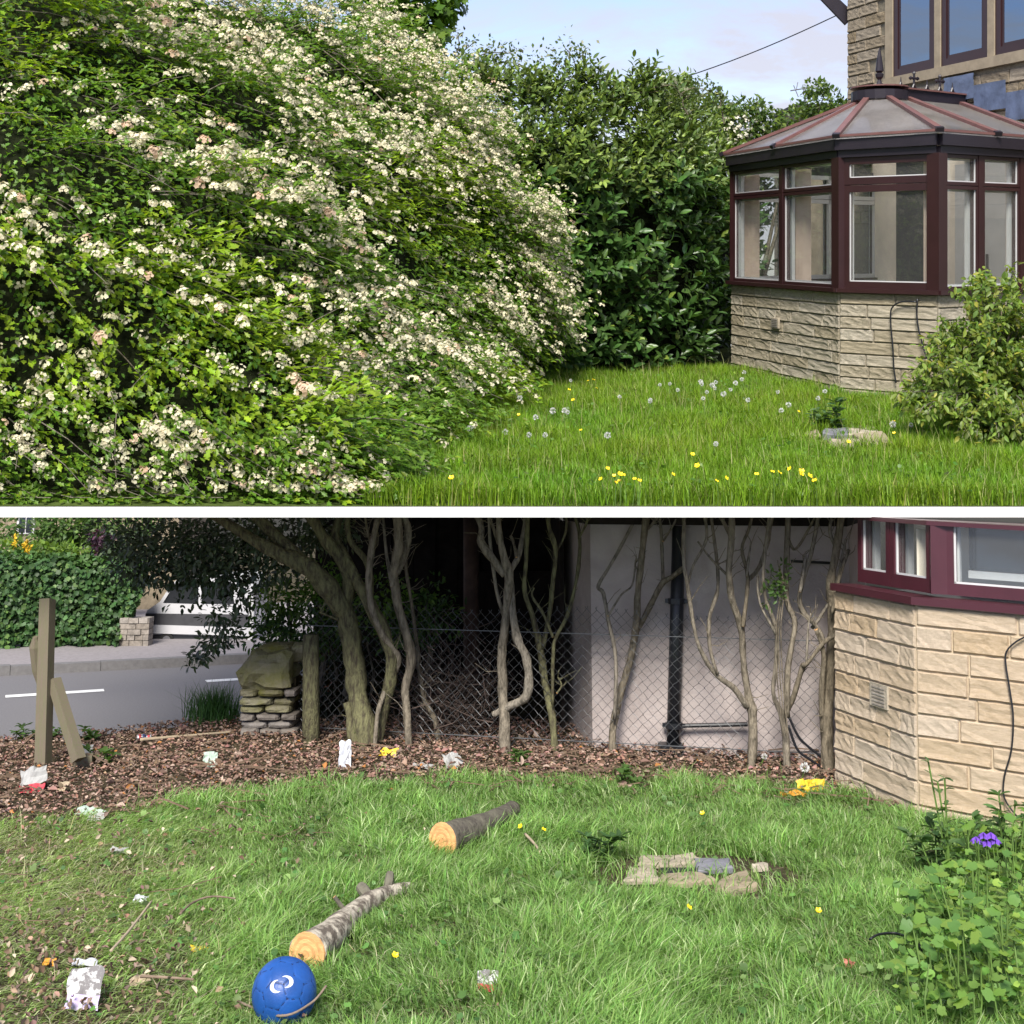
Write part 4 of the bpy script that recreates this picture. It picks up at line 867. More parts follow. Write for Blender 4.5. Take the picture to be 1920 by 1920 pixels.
n = 2600; u = rng.random(n) * .98; pos = np.array(hp0)[None] + np.array(hd2)[None] * u[:, None] - np.array(fn)[None] * (rng.random(n) * .5)[:, None]; pos[:, 2] = hp0.z + hh * (1 - .12 * u) + rng.normal(0, .03, n)
nb.add(place(ROUND3[0], pos, rnd3(n), np.array([[0, 0, 1.]]) + rnd3(n, .4), rng.uniform(.035, .07, n)), ROUND3[1], tint(n, (.06, .125, .03), .25))
nb.build('foliage', M['ivy'], ivy, 'L', kind='stuff')
s = MB(); s.wall((hp0 - fn * .6).to_2d(), (hp0 + hd2 * .9 - fn * .6).to_2d(), -.5 * -1 * 0 + .45, hp0.z, hp0.z + hh * .86); s.build('shade_shell', M['hedgeshade'], ivy, 'L')  # dark slab painting the shade behind the ivy leaves
gw = thing('garden_wall', 'short grey stone wall between the ivy hedge and the white van', 'wall', RG(255, 1211, RZ + .085), 'L')
a, b = RG(222, 1211, RZ + .085), RG(279, 1211, RZ + .085)
zc = 0
for r_ in range(5):
    x = 0; wL = (b - a).length
    while x < wL - .01:
        l = min(random.uniform(.09, .2), wL - x); s = MB(); p = a + (b - a).normalized() * x; q = a + (b - a).normalized() * (x + l - .008); off = Vector((0, -random.uniform(0, .02), 0))
        s.wall((p + off).to_2d(), (q + off).to_2d(), .2, a.z + zc, a.z + zc + .058); s.build('stone', M['greystone'], gw, 'L'); x += l
    zc += .064
def lshrub(name, label, d, items, base, tmpl=SMALL, size=.06, alt=None, p=0., cat='shrub', mat_='leaf', droop=.1, shell=.3, stem=None):
    c = L(items[0][0], 1212, d); t = thing(name, label, cat, c, 'L'); nb = NB()
    for x, y, rx, rz, n in items: blob(nb, L(x, y, d), (rx, .35, rz), n, size, base, tmpl, alt, p, droop, shell)
    nb.build('crown', M[mat_], t, 'L', kind='stuff')
    s = MB(); x, y = items[0][:2]; g = L(x, y, d); s.tube([(g.x + .02, g.y + .1, RZ - .05), (g.x, g.y + .05, (g.z + RZ) / 2), (g.x, g.y, g.z)], [.04, .03, .015], 7); s.build('trunk', M['bark'], t, 'L'); return t
dh = hp0.y
lshrub('bright_shrub', 'bright green feathery shrub above the ivy hedge', dh + 1.2, [(70, 1050, .42, .22, 900), (130, 1050, .3, .2, 600), (25, 1040, .3, .22, 500), (160, 1065, .12, .1, 160)], (.11, .19, .03), SMALL, .075, (.17, .26, .04), .3)
lshrub('purple_shrub', 'dark purple leaved shrub beyond the ivy hedge', dh + 1.5, [(196, 1035, .14, .17, 420), (190, 1060, .1, .14, 220), (185, 1005, .06, .08, 80)], (.05, .018, .04), SMALL, .07, (.11, .05, .09), .2)
lshrub('leafy_tree', 'light green leafy tree behind the bright shrub at far left', dh + 2.6, [(120, 985, .5, .28, 900), (170, 990, .4, .3, 700), (230, 975, .6, .26, 700), (90, 1010, .2, .2, 300), (10, 990, .2, .3, 300)], (.075, .14, .035), SMALL, .085, (.12, .2, .05), .3, 'tree')
lshrub('grey_shrub', 'grey green drooping shrub right of the purple shrub', dh + .9, [(222, 1050, .16, .2, 420), (240, 1085, .14, .16, 300), (215, 1085, .1, .1, 160), (255, 1030, .2, .2, 300)], (.085, .13, .07), SMALL, .075, (.25, .28, .2), .12)
t = thing('flower_spikes', 'yellow flower spikes standing over the bright shrub', 'plant', L(50, 1212, dh + .9), 'L'); nb = NB()
for x, y0, y1 in ((50, 1010, 1042), (46, 1018, 1036), (28, 1004, 1028), (55, 1022, 1046)):
    n = 40; q = rng.random(n); pos = np.array([L(x + rng.normal(0, 1.5), y0 + (y1 - y0) * w, dh + .9) for w in q]); nb.add(place(SMALL[0], pos, rnd3(n), rnd3(n), rng.uniform(.03, .05, n)), SMALL[1], tint(n, (.7, .48, .04), .15))
nb.build('flower', M['petal'], t, 'L', kind='stuff'); s = MB()
for x, y in ((50, 1042), (28, 1028)): g = L(x, y, dh + .9); s.tube([(g.x, g.y, RZ), tuple(g)], .012, 5)
s.build('stem', M['fgreen'], t, 'L')
dc = dh + 4.5
ct = thing('cottage', 'stone cottage with a white sash window far left beyond the road', 'house', L(60, 1200, dc), 'L')
s = MB(); a, b = L(-120, 1100, dc), L(330, 1100, dc); s.hexa([(a.x, a.y, RZ), (b.x, a.y, RZ), (b.x, a.y + 2, RZ), (a.x, a.y + 2, RZ)], [(a.x, a.y, 1.5), (b.x, a.y, 1.5), (b.x, a.y + 2, 1.5), (a.x, a.y + 2, 1.5)]); s.build('wall', M['housestone'], ct, 'L')
s = MB(); s.wall(L(31, 990, dc - .04).to_2d(), L(64, 990, dc - .04).to_2d(), .03, L(31, 1001, dc).z, L(31, 950, dc).z); wn = s.build('window', M['pvc'], ct, 'L')
for xa, xb in ((35, 46), (48.5, 60)):
    s = MB(); s.wall(L(xa, 990, dc - .055).to_2d(), L(xb, 990, dc - .055).to_2d(), .01, L(31, 998, dc).z, L(31, 950, dc).z); s.build('pane', M['carglass'], wn, 'L')
# white van seen behind the branches: side on, mostly hidden
vd = RG(300, 1211, RZ + .085).y + .7
van = thing('parked_van', 'white van parked beyond the road, half hidden by dark branches', 'van', L(370, 1212, vd), 'L')
def vp(x, y, o=0.): p = L(x, y, vd); return (p.x, p.z)
prof = [vp(272, 1196), (vp(272, 1196)[0], vp(272, 1150)[1]), vp(276, 1144), vp(300, 1128), vp(318, 1100), vp(330, 1088), vp(440, 1078), vp(468, 1082), vp(476, 1100), vp(478, 1200)]
s = MB(); s.hexa([(x, vd, z) for x, z in prof], [(x, vd + .85, z) for x, z in prof]); s.build('body', M['paint'], van, 'L')
for q in (((306, 1130), (322, 1104), (334, 1094), (372, 1092), (372, 1132)), ((378, 1132), (378, 1092), (432, 1090), (440, 1132))):
    s = MB(); pts = [vp(*k) for k in q]; s.hexa([(x, vd - .006, z) for x, z in pts], [(x, vd + .02, z) for x, z in pts]); s.build('window', M['carglass'], van, 'L')
s = MB(); P_ = [vp(*k) for k in ((268, 1186), (268, 1170), (468, 1176), (468, 1192))]; s.hexa([(x, vd - .05, z) for x, z in P_], [(x, vd - .004, z) for x, z in P_]); s.build('bumper', M['paint'], van, 'L')
s = MB(); P_ = [vp(*k) for k in ((274, 1172), (274, 1150), (466, 1152), (466, 1176))]; s.hexa([(x, vd - .03, z) for x, z in P_], [(x, vd - .003, z) for x, z in P_]); s.build('lower_panel', M['darkgrey'], van, 'L')
s = MB(); P_ = [vp(*k) for k in ((274, 1214), (274, 1190), (462, 1194), (462, 1214))]; s.hexa([(x, vd - .02, z) for x, z in P_], [(x, vd + .8, z) for x, z in P_]); s.build('skirt', M['black'], van, 'L')
for x in (312, 432):
    c = L(x, 1200, vd - .04); s = MB(); s.tube([c, c + Vector((0, .12, 0))], .085, 16); wh = s.build('wheel', M['tyre'], van, 'L'); s = MB(); s.tube([c - Vector((0, .006, 0)), c + Vector((0, .02, 0))], .05, 12); s.build('rim', M['metal'], wh, 'L')
s = MB(); g = L(470, 1200, vd - .12); s.box((g.x, g.y, RZ + .085), .06, .05, L(470, 1118, vd - .12).z - RZ - .085); s.build('gate_post', M['pvc'], None, 'L', (g.x, g.y, RZ + .085), False, 'white gate post at the right end of the white van', 'post')

# ------------------------------------------------------------------ timber post with its brace
pb = LG(82, 1440); pt = thing('timber_post', 'square weathered timber post with a slanting brace by the road', 'post', pb, 'L')
dpt = pb.y; s = MB(); w = 23 * lz(dpt)
b_ = LG(82, 1440); tp = L(89, 1125, dpt - .0); ry = .55
def sq(c, w): return [Vector((c.x + w * .72 * math.cos(ry + k * math.pi / 2), c.y + w * .72 * math.sin(ry + k * math.pi / 2), c.z)) for k in range(4)]
bb = b_ - Vector((0, 0, .1)); q = sq(tp, w * .88); q2 = [v + Vector((0, 0, .004 * k)) for k, v in enumerate(q)]
s.hexa(sq(bb, w * .92), q2); s.build('upright', M['post'], pt, 'L')
s = MB(); s.bar(L(101, 1275, dpt + .02), L(148, 1425, dpt - .1), .05, .05); s.build('brace', M['post'], pt, 'L')
s = MB(); c = L(68, 1212, dpt + .1); s.tube([c + Vector((0, -.02, .05)), c + Vector((0, 0, 0)), c + Vector((.01, .02, -.12)), c + Vector((.02, .03, -.2))], [.012, .035, .03, .01], 8, .2); s.build('bracket', M['post'], pt, 'L')
s = MB(); g = LG(152, 1440); s.bar(g + Vector((-.05, 0, .025)), g + Vector((.05, .02, .03)), .08, .06); s.build('timber_block', M['post'], None, 'L', g, False, 'small square timber block at the foot of the post brace', 'block')

# ------------------------------------------------------------------ dry stone wall end
wl = thing('dry_stone_wall', 'mossy dry stone wall end topped by a big boulder beside the fence', 'wall', LG(500, 1382), 'L')
wd = LG(500, 1382).y
def rock(px, row, w, h, dep, mtl, name, seed, d=None, rough=.18):
    d = d or wd; c = L(px, row, d); k = lz(d); s = MB()
    def f(u, v):
        th = u * 2 * math.pi; ph = (v - .5) * math.pi; x, y, z = math.cos(th) * math.cos(ph), math.sin(th) * math.cos(ph), math.sin(ph)
        e = .42 if h < 20 else .6; sx = lambda t: math.copysign(abs(t) ** e, t)
        r = 1 + rough * vnoise((x * 1.7 + seed * 5, y * 1.7, z * 1.7)) + rough * .5 * vnoise((x * 5 + seed, y * 5, z * 5))
        return (c.x + sx(x) * w / 2 * k * r, c.y + dep / 2 + sx(y) * dep / 2 * r, c.z + sx(z) * h / 2 * k * r)
    s.grid(f, 16, 8); return s.build(name, M[mtl], wl, 'L')
rock(497, 1263, 98, 68, .3, 'moss', 'boulder', 1, None, .42); rock(520, 1222, 72, 26, .22, 'moss', 'stone', 2, wd + .15)
rock(558, 1226, 30, 34, .2, 'moss', 'stone', 4, wd + .12)
y = 1300; sd_ = 5
for row, items in ((1301, ((463, 32), (505, 48), (543, 24))), (1317, ((478, 62), (530, 40))), (1331, ((470, 44), (518, 50))), (1346, ((462, 30), (500, 44), (540, 30))), (1360, ((475, 50), (525, 48))), (1374, ((465, 34), (505, 40), (540, 34)))):
    for px, w in items: rock(px, row, w, 12.5, .26, 'moss' if row < 1335 and px < 535 else 'greystone', 'stone', sd_, wd + random.uniform(-.02, .04), .1); sd_ += 1
s = MB(); a, b = L(455, 1380, wd + .1), L(552, 1380, wd + .1); s.hexa([(a.x, a.y, 0), (b.x, a.y, 0), (b.x, a.y + .12, 0), (a.x, a.y + .12, 0)], [(a.x, a.y, .3), (b.x, a.y, .3), (b.x, a.y + .12, .3), (a.x, a.y + .12, .3)]); s.build('core', M['soil'], wl, 'L')
fpd = LG(583, 1392).y
s = MB(); s.tube([LG(584, 1398) - Vector((0, 0, .05)), L(583, 1300, fpd), L(583, 1190, fpd)], [.05, .048, .045], 9, .1); fp = s.build('fence_post', M['barkg'], None, 'L', LG(584, 1398), True, 'round mossy timber fence post beside the dry stone wall', 'post')

# ------------------------------------------------------------------ chain link fence
f0, f1 = LG(560, 1392), LG(1572, 1448); f0 += Vector((0, .12, 0)); f1 += Vector((0, .12, 0))
fence = thing('chain_link_fence', 'low chain link fence behind the bare stems', 'fence', f0, 'L')
fv = (f1 - f0); fl_ = fv.length; fd = fv.normalized(); pitch = 18 * lz((f0.y + f1.y) / 2); s = MB(); FH = .70
ns = int(fl_ / (pitch / 2))
for k in range(ns):
    base_ = f0 + fd * (k * pitch / 2); sg = 1 if k % 2 else -1; nseg = int(FH / (pitch / 2)) + 1
    pts = [base_ + fd * (sg * pitch / 4 * (1 if j % 2 else -1)) + Vector((.0, .004 * (1 if (j + k) % 2 else -1), j * pitch / 2 + .02 + .016 * math.sin(k * .13))) + Vector(rnd3(1, .0018)[0]) for j in range(nseg)]
    s.tube(pts, .0019, 3)
    e = pts[-1]; s.tube([e, e + fd * (sg * pitch / 8) + Vector((0, 0, pitch / 4))], .0019, 3)
s.build('wire_mesh', M['wire'], fence, 'L', kind='stuff')
for z in (.06, FH - .1): s = MB(); s.tube([f0 + Vector((0, -.006, z)), f1 + Vector((0, -.006, z))], .003, 4); s.build('line_wire', M['wire'], fence, 'L')

# ------------------------------------------------------------------ the bare stems and trees in front of the fence
def stem_tree(name, label, basepx, polys, mt='bark', dshift=0., cat='tree', group=None):
    g = LG(*basepx); t = thing(name, label, cat, g, 'L', group); d0 = g.y + dshift; ALLQ = []
    for k, (nm, pts) in enumerate(polys):
        n = len(pts); P = []; R = []; sl = .64 if pts[0][2] > 36 or mt == 'barkg' else .85
        for i, (x, y, w) in enumerate(pts):
            dd = d0 + .06 * math.sin(k * 2.1 + i * .6) * min(1, i / 2 + (1 if nm != 'trunk' else 0)) + (.0 if k == 0 else .03 * (k % 3 - 1))
            P.append(L(x, y, dd)); R.append(w / 2 * lz(dd) * sl)
        if pts[0][1] >= basepx[1] - 12: P[0].z = min(P[0].z, 0) - .04
        Q = catmull(P, 5); RR = [R[min(i // 5, n - 1)] + (R[min(i // 5 + 1, n - 1)] - R[min(i // 5, n - 1)]) * (i % 5) / 5 for i in range(len(Q))]
        RR = [r * (1 + .14 * vnoise((i * .45, k * 3.3, basepx[0]))) for i, r in enumerate(RR)]
        s = MB(); s.tube(Q, RR, 10 if R[0] > .02 else 6, .34, 0, 1); s.build(nm, [M[mt], M['cut']], t, 'L', smooth=True); ALLQ.append((Q, RR))
    s = MB()
    for _ in range(34):
        Q, RR = ALLQ[int(rng.integers(0, len(ALLQ)))]; i = int(rng.integers(3, len(Q))); d = Vector(rnd3(1)[0]); d.y *= .5; d.z = abs(d.z) + .2; d.normalize(); l = rng.uniform(.02, .16); p = Q[i]
        e = p + d * (RR[i] + l); s.tube([p, (p + e) / 2 + Vector(rnd3(1, .012)[0]), e], [.003, .0022, .0012], 4)
    s.build('twigs', M[mt], t, 'L', kind='stuff')
    return t
T = 'trunk'; Bn = 'branch'
big = stem_tree('old_holly_tree', 'thick mossy evergreen trunk leaning left over the dry stone wall', (690, 1402), [
    (T, [(692, 1408, 80), (682, 1350, 64), (668, 1285, 58), (660, 1210, 58), (650, 1160, 58), (628, 1120, 60), (602, 1088, 60), (575, 1062, 50), (530, 1040, 40), (480, 1015, 34), (440, 990, 28), (395, 962, 24)]),
    (Bn, [(642, 1140, 44), (655, 1095, 40), (642, 1052, 38), (612, 1015, 34), (592, 985, 30), (578, 960, 26)]), (Bn, [(606, 1085, 40), (560, 1042, 32), (520, 1005, 28), (484, 965, 22)]), (Bn, [(570, 1060, 34), (520, 1012, 24), (470, 965, 18)]),
    ('second_stem', [(702, 1405, 42), (716, 1335, 34), (731, 1280, 34), (734, 1230, 32), (716, 1180, 36), (692, 1130, 36), (676, 1100, 30), (645, 1040, 28), (628, 1000, 24), (642, 960, 20)]),
    (Bn, [(692, 1120, 22), (690, 1060, 18), (655, 1010, 16), (652, 965, 14)]), ('stub', [(665, 1402, 34), (656, 1345, 24), (650, 1318, 22)]), (Bn, [(655, 1168, 12), (630, 1160, 8), (600, 1148, 5)])], 'barkg')
stem_tree('thin_stem', 'pale wavy thin stem just right of the thick leaning trunk', (702, 1400), [(T, [(702, 1402, 9), (708, 1340, 10), (720, 1300, 12), (738, 1265, 13), (747, 1236, 15), (735, 1215, 13), (712, 1180, 14), (695, 1130, 14), (692, 1080, 14), (697, 1030, 15), (705, 985, 14), (712, 960, 13)]), (Bn, [(697, 1030, 7), (690, 1000, 6), (683, 962, 5)])], 'bark', -.1)
stem_tree('thin_stem', 'twisted double stem between the thick trunk and the brush pile', (768, 1402), [(T, [(768, 1404, 16), (763, 1340, 16), (760, 1290, 17), (770, 1242, 21), (765, 1200, 19), (745, 1130, 19), (738, 1075, 19), (748, 1020, 20), (742, 962, 19)]), (Bn, [(742, 1075, 16), (762, 1030, 17), (764, 990, 15), (752, 960, 13)]), (Bn, [(732, 1090, 9), (748, 1040, 7), (752, 1010, 6)]), (Bn, [(735, 1100, 8), (725, 1040, 7), (718, 962, 6)])], 'bark', -.05)
stem_tree('thin_stem', 'slim straight reddish stem rising out of the brush pile', (825, 1396), [(T, [(825, 1400, 13), (815, 1350, 12), (795, 1310, 10), (786, 1250, 10), (776, 1160, 9), (762, 1070, 8), (760, 1000, 6), (765, 962, 5)])], 'bark', .05)
stem_tree('multi_stem_tree', 'pale multi stemmed tree with a bent elbow branch before the dark shed', (945, 1415), [
    (T, [(947, 1420, 40), (946, 1350, 30), (942, 1280, 28), (940, 1230, 26), (946, 1190, 25), (950, 1130, 22), (955, 1080, 26), (947, 1050, 24), (938, 1010, 16), (934, 960, 13)]),
    ('elbow_branch', [(925, 1340, 13), (945, 1330, 17), (972, 1317, 18), (987, 1306, 19), (991, 1270, 19), (985, 1230, 19), (970, 1200, 19), (963, 1160, 17), (958, 1110, 19), (955, 1075, 20)]),
    (Bn, [(947, 1078, 18), (925, 1050, 16), (903, 1018, 17), (903, 990, 14), (893, 960, 15)]), (Bn, [(956, 1072, 14), (972, 1040, 13), (982, 1000, 12), (986, 960, 11)]), (Bn, [(947, 1165, 8), (932, 1110, 8), (920, 1030, 8), (917, 960, 8)]), (Bn, [(935, 1020, 9), (925, 990, 8), (915, 962, 7)]), (Bn, [(968, 1045, 7), (962, 1015, 6), (957, 1005, 6)])], 'bark', 0.02)
stem_tree('multi_stem_tree', 'forked mossy tree with a cut twig stub, left of the pink building', (1040, 1412), [
    (T, [(1041, 1416, 22), (1036, 1350, 21), (1022, 1280, 21), (1015, 1225, 19), (1000, 1160, 17), (984, 1110, 13), (986, 1050, 13), (990, 962, 13)]), (Bn, [(1018, 1215, 15), (1030, 1150, 14), (1038, 1080, 14), (1042, 1030, 14), (1030, 990, 13), (1026, 960, 13)]),
    (Bn, [(1036, 1320, 10), (1037, 1230, 10), (1042, 1196, 12), (1065, 1150, 11), (1082, 1080, 11), (1087, 1010, 11), (1076, 960, 10)]), (Bn, [(1037, 1195, 9), (1018, 1150, 8), (998, 1118, 7), (1001, 1102, 6)]), (Bn, [(1085, 1010, 8), (1098, 985, 7), (1105, 962, 6)]), (Bn, [(1040, 1040, 7), (1060, 1000, 7), (1062, 962, 6)]), (Bn, [(1044, 1300, 6), (1053, 1285, 5), (1046, 1270, 4)])], 'barkg', 0.02)
stem_tree('wall_shrub', 'first forked stem against the pink wall, left of the black drainpipe', (1150, 1416), [
    (T, [(1151, 1420, 17), (1149, 1370, 16), (1164, 1300, 15), (1181, 1240, 16), (1192, 1180, 15), (1196, 1110, 13), (1203, 1050, 14), (1208, 1000, 15), (1213, 960, 14)]), (Bn, [(1196, 1180, 11), (1215, 1145, 11), (1240, 1096, 13), (1262, 1080, 11), (1283, 1064, 10)]),
    (Bn, [(1152, 1350, 8), (1155, 1240, 8), (1140, 1160, 8), (1131, 1112, 9), (1122, 1098, 8), (1150, 1050, 8), (1185, 985, 7), (1196, 960, 7)]), (Bn, [(1140, 1155, 5), (1165, 1115, 4), (1185, 1097, 4), (1192, 1050, 4)]), (Bn, [(1243, 1092, 8), (1241, 1020, 7), (1236, 960, 6)]), (Bn, [(1208, 1000, 7), (1225, 980, 6), (1238, 962, 6)]), (Bn, [(1243, 1015, 5), (1262, 985, 5), (1272, 962, 5)])], 'bark', .0)
stem_tree('wall_shrub', 'forked dark stem rising over the low horizontal pipe, right of the drainpipe', (1406, 1442), [
    (T, [(1407, 1446, 19), (1412, 1380, 19), (1410, 1332, 21), (1402, 1300, 15), (1393, 1230, 13), (1390, 1180, 15), (1372, 1120, 14), (1367, 1070, 14), (1372, 1000, 14), (1372, 960, 13)]), (Bn, [(1402, 1325, 15), (1375, 1290, 13), (1340, 1262, 12), (1310, 1210, 9), (1297, 1150, 9), (1290, 1100, 9), (1282, 1050, 9), (1283, 960, 8)]),
    (Bn, [(1345, 1264, 8), (1332, 1220, 8), (1330, 1160, 8), (1345, 1110, 8), (1345, 1060, 7), (1332, 960, 7)]), (Bn, [(1393, 1175, 9), (1402, 1085, 8), (1391, 1030, 7), (1405, 990, 6), (1412, 960, 6)]), (Bn, [(1403, 1088, 9), (1425, 1060, 9), (1440, 1010, 10), (1448, 960, 10)]), (Bn, [(1367, 1082, 7), (1335, 1050, 5), (1308, 1015, 4)]), (Bn, [(1400, 1080, 5), (1408, 1015, 4)]), (Bn, [(1372, 1010, 10), (1360, 985, 9), (1345, 960, 8)]), (Bn, [(1290, 1095, 6), (1300, 1060, 5), (1325, 1010, 7), (1320, 962, 7)])], 'bark', .0)
stem_tree('wall_shrub', 'crowded stems with a leafy sprig between pink wall and stone bay', (1475, 1446), [
    (T, [(1477, 1450, 18), (1473, 1390, 15), (1466, 1342, 14), (1450, 1300, 9), (1455, 1240, 9), (1455, 1180, 10), (1435, 1120, 7), (1432, 1060, 7), (1445, 960, 10)]), (Bn, [(1471, 1342, 13), (1490, 1300, 11), (1505, 1250, 11), (1512, 1245, 9), (1545, 1205, 10), (1576, 1185, 9)]), (Bn, [(1475, 1345, 12), (1478, 1250, 12), (1490, 1170, 11), (1475, 1125, 11), (1475, 1050, 13), (1478, 960, 13)]),
    (Bn, [(1545, 1205, 9), (1535, 1180, 9), (1505, 1145, 11), (1500, 1110, 10), (1520, 1040, 9), (1536, 960, 9)]), (Bn, [(1522, 1178, 8), (1548, 1140, 7), (1570, 1085, 6), (1586, 1010, 6)]), (Bn, [(1455, 1190, 6), (1425, 1130, 5), (1420, 1080, 5)]), (Bn, [(1500, 1110, 7), (1508, 1060, 7), (1510, 1040, 6)]), (Bn, [(1478, 1010, 7), (1492, 1030, 6), (1520, 985, 5), (1530, 965, 5)]), (Bn, [(1512, 1245, 6), (1515, 1180, 4), (1520, 1150, 3)])], 'bark', .0)
stem_tree('wall_shrub', 'dark thick stem close against the left edge of the stone bay', (1550, 1448), [
    (T, [(1552, 1452, 32), (1551, 1390, 26), (1553, 1300, 21), (1561, 1200, 21), (1560, 1140, 21), (1558, 1090, 18), (1568, 1030, 17), (1580, 960, 15)]), (Bn, [(1546, 1405, 13), (1540, 1300, 13), (1545, 1230, 11), (1530, 1180, 9)]), (Bn, [(1560, 1150, 9), (1575, 1080, 8), (1592, 1030, 7)]), (Bn, [(1568, 1030, 8), (1556, 995, 7), (1562, 962, 6)])], 'bark', .0)
nbt = NB(); 
for (x, y, n) in ((1460, 1105, 60), (1450, 1090, 40), (1468, 1075, 30), (1440, 1120, 20)): blob(nbt, L(x, y, LG(1475, 1446).y - .06), (.03, .03, .06), n, .028, (.07, .13, .03), OVAL)
sp = thing('leafy_creeper', 'small green creeper sprig on the crowded stems', 'creeper', L(1460, 1130, LG(1475, 1446).y - .06), 'L'); nbt.build('foliage', M['leaf'], sp, 'L', kind='stuff')
s = MB(); dd = LG(1475, 1446).y - .05
for a in range(3): s.tube(catmull([L(1470 + a * 4, 1380, dd), L(1458 + a * 5, 1280, dd), L(1456 + a * 4, 1180, dd), L(1464 + a * 3, 1100, dd), L(1458, 1050, dd)], 5), .003, 5)
s.build('stem', M['bark'], sp, 'L')
for i, (pts, lb_) in enumerate(((((1480, 1345), (1500, 1385), (1540, 1420), (1556, 1438)), 'upper black hose drooping between the crowded stems and the bay'), (((1478, 1360), (1495, 1405), (1520, 1425), (1552, 1446)), 'lower black hose curving to the ground beside the bay'))):
    P = catmull([L(x, y, LG(1500, 1446).y + .02) for x, y in pts], 6); s = MB(); s.tube(P, .0065, 6); s.build('hose', M['black'], None, 'L', P[-1], True, lb_, 'hose')

# dark evergreen crown of the leaning tree
nb = NB(); bd = LG(690, 1402).y
for x, y, dz, rx, rz, n in ((560, 1000, .3, .4, .14, 600), (470, 1010, .4, .36, .16, 700), (380, 1020, .5, .36, .18, 800), (300, 1030, .7, .3, .2, 700), (260, 1060, .8, .2, .12, 360), (250, 1000, .9, .3, .16, 460), (340, 1075, .7, .3, .08, 380), (430, 1080, .6, .28, .1, 360), (400, 1060, .5, .3, .16, 560), (520, 1060, .5, .24, .14, 340), (300, 1100, .8, .18, .04, 60),
        (415, 1150, .6, .1, .06, 70), (432, 1180, .55, .08, .08, 80), (405, 1200, .5, .1, .07, 130), (380, 1225, .5, .07, .045, 70), (360, 1245, .48, .05, .03, 26), (350, 1130, .7, .16, .04, 40), (450, 1120, .55, .12, .08, 130), (330, 1010, .6, .4, .16, 500), (610, 990, .5, .2, .1, 240)):
    blob(nb, L(x, y, bd + dz), (rx, .3, rz), n, .04, (.06, .09, .05), OVAL, (.12, .16, .085), .2, .5, .1, .3)
nb.build('crown', M['laurel'], big, 'L', kind='stuff')
holly = thing('holly_bush', 'light green holly bush behind the stone wall and the fence', 'bush', LG(560, 1370) + Vector((0, .8, 0)), 'L'); nb = NB()
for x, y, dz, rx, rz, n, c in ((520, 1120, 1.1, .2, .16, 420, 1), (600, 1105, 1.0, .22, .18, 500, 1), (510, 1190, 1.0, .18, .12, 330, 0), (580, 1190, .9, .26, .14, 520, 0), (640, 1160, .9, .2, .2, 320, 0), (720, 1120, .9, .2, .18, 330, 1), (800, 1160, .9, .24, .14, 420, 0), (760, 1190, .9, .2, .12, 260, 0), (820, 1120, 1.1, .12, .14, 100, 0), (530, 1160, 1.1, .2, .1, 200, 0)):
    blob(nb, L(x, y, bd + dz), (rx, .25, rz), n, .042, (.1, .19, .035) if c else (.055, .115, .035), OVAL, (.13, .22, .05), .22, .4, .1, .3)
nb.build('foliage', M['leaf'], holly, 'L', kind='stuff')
under = thing('filler_foliage', 'added dark undergrowth behind the fence and the thick trunk', 'bush', LG(620, 1380) + Vector((0, .6, 0)), 'L'); nbu = NB()  # near-black leaves added to darken this region and cover the brick wall's foot
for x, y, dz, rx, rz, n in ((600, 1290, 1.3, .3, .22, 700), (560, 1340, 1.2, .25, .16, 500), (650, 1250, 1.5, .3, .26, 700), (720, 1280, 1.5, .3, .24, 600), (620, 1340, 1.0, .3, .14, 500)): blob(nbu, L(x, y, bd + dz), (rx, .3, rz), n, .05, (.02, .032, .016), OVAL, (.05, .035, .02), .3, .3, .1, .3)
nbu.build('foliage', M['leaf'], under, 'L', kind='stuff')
s = MB()
for x in (560, 620, 690): g = L(x, 1390, bd + 1.2); s.tube([(g.x, g.y, -.02), (g.x + .03, g.y, .2), (g.x - .02, g.y, .4)], [.012, .009, .005], 5)
s.build('stems', M['bark'], under, 'L')
s = MB()
for x in (530, 590, 640, 720, 790): g = L(x, 1380, bd + 1.0); s.tube([(g.x, g.y, -.02), (g.x + .05, g.y, .35), tuple(L(x + 10, 1130, bd + 1.0))], [.02, .016, .008], 6)
s.build('stems', M['bark'], holly, 'L')
for nm, lb_, px, row, h, n, ls, bs in (('fern_clump', 'light green leafy tuft at the foot of the thick leaning trunk', 680, 1398, .16, 26, .05, (.09, .16, .04)), ):
    weed(nm, lb_, LG(px, row), h, 'L', n, ls, bs, None, OVAL, 5, .05)

# ------------------------------------------------------------------ brush pile
br = MB(); bc = LG(850, 1400) + Vector((0, .35, 0))
for k in range(420):
    a = Vector((bc.x + rng.normal(0, .13), bc.y + rng.normal(0, .12), abs(rng.normal(.1, .14)))); d = Vector(rnd3(1)[0]); d.z = abs(d.z) * .8; d.normalize(); l = rng.uniform(.1, .3)
    m_ = a + d * l * .5 + Vector(rnd3(1, .03)[0]); br.tube([a, m_, a + d * l + Vector(rnd3(1, .03)[0])], [.004, .003, .0015], 3)
br.build('brush_pile', M['brush'], None, 'L', bc, False, 'heap of dry brown twigs behind the fence', 'brush pile', 'stuff')

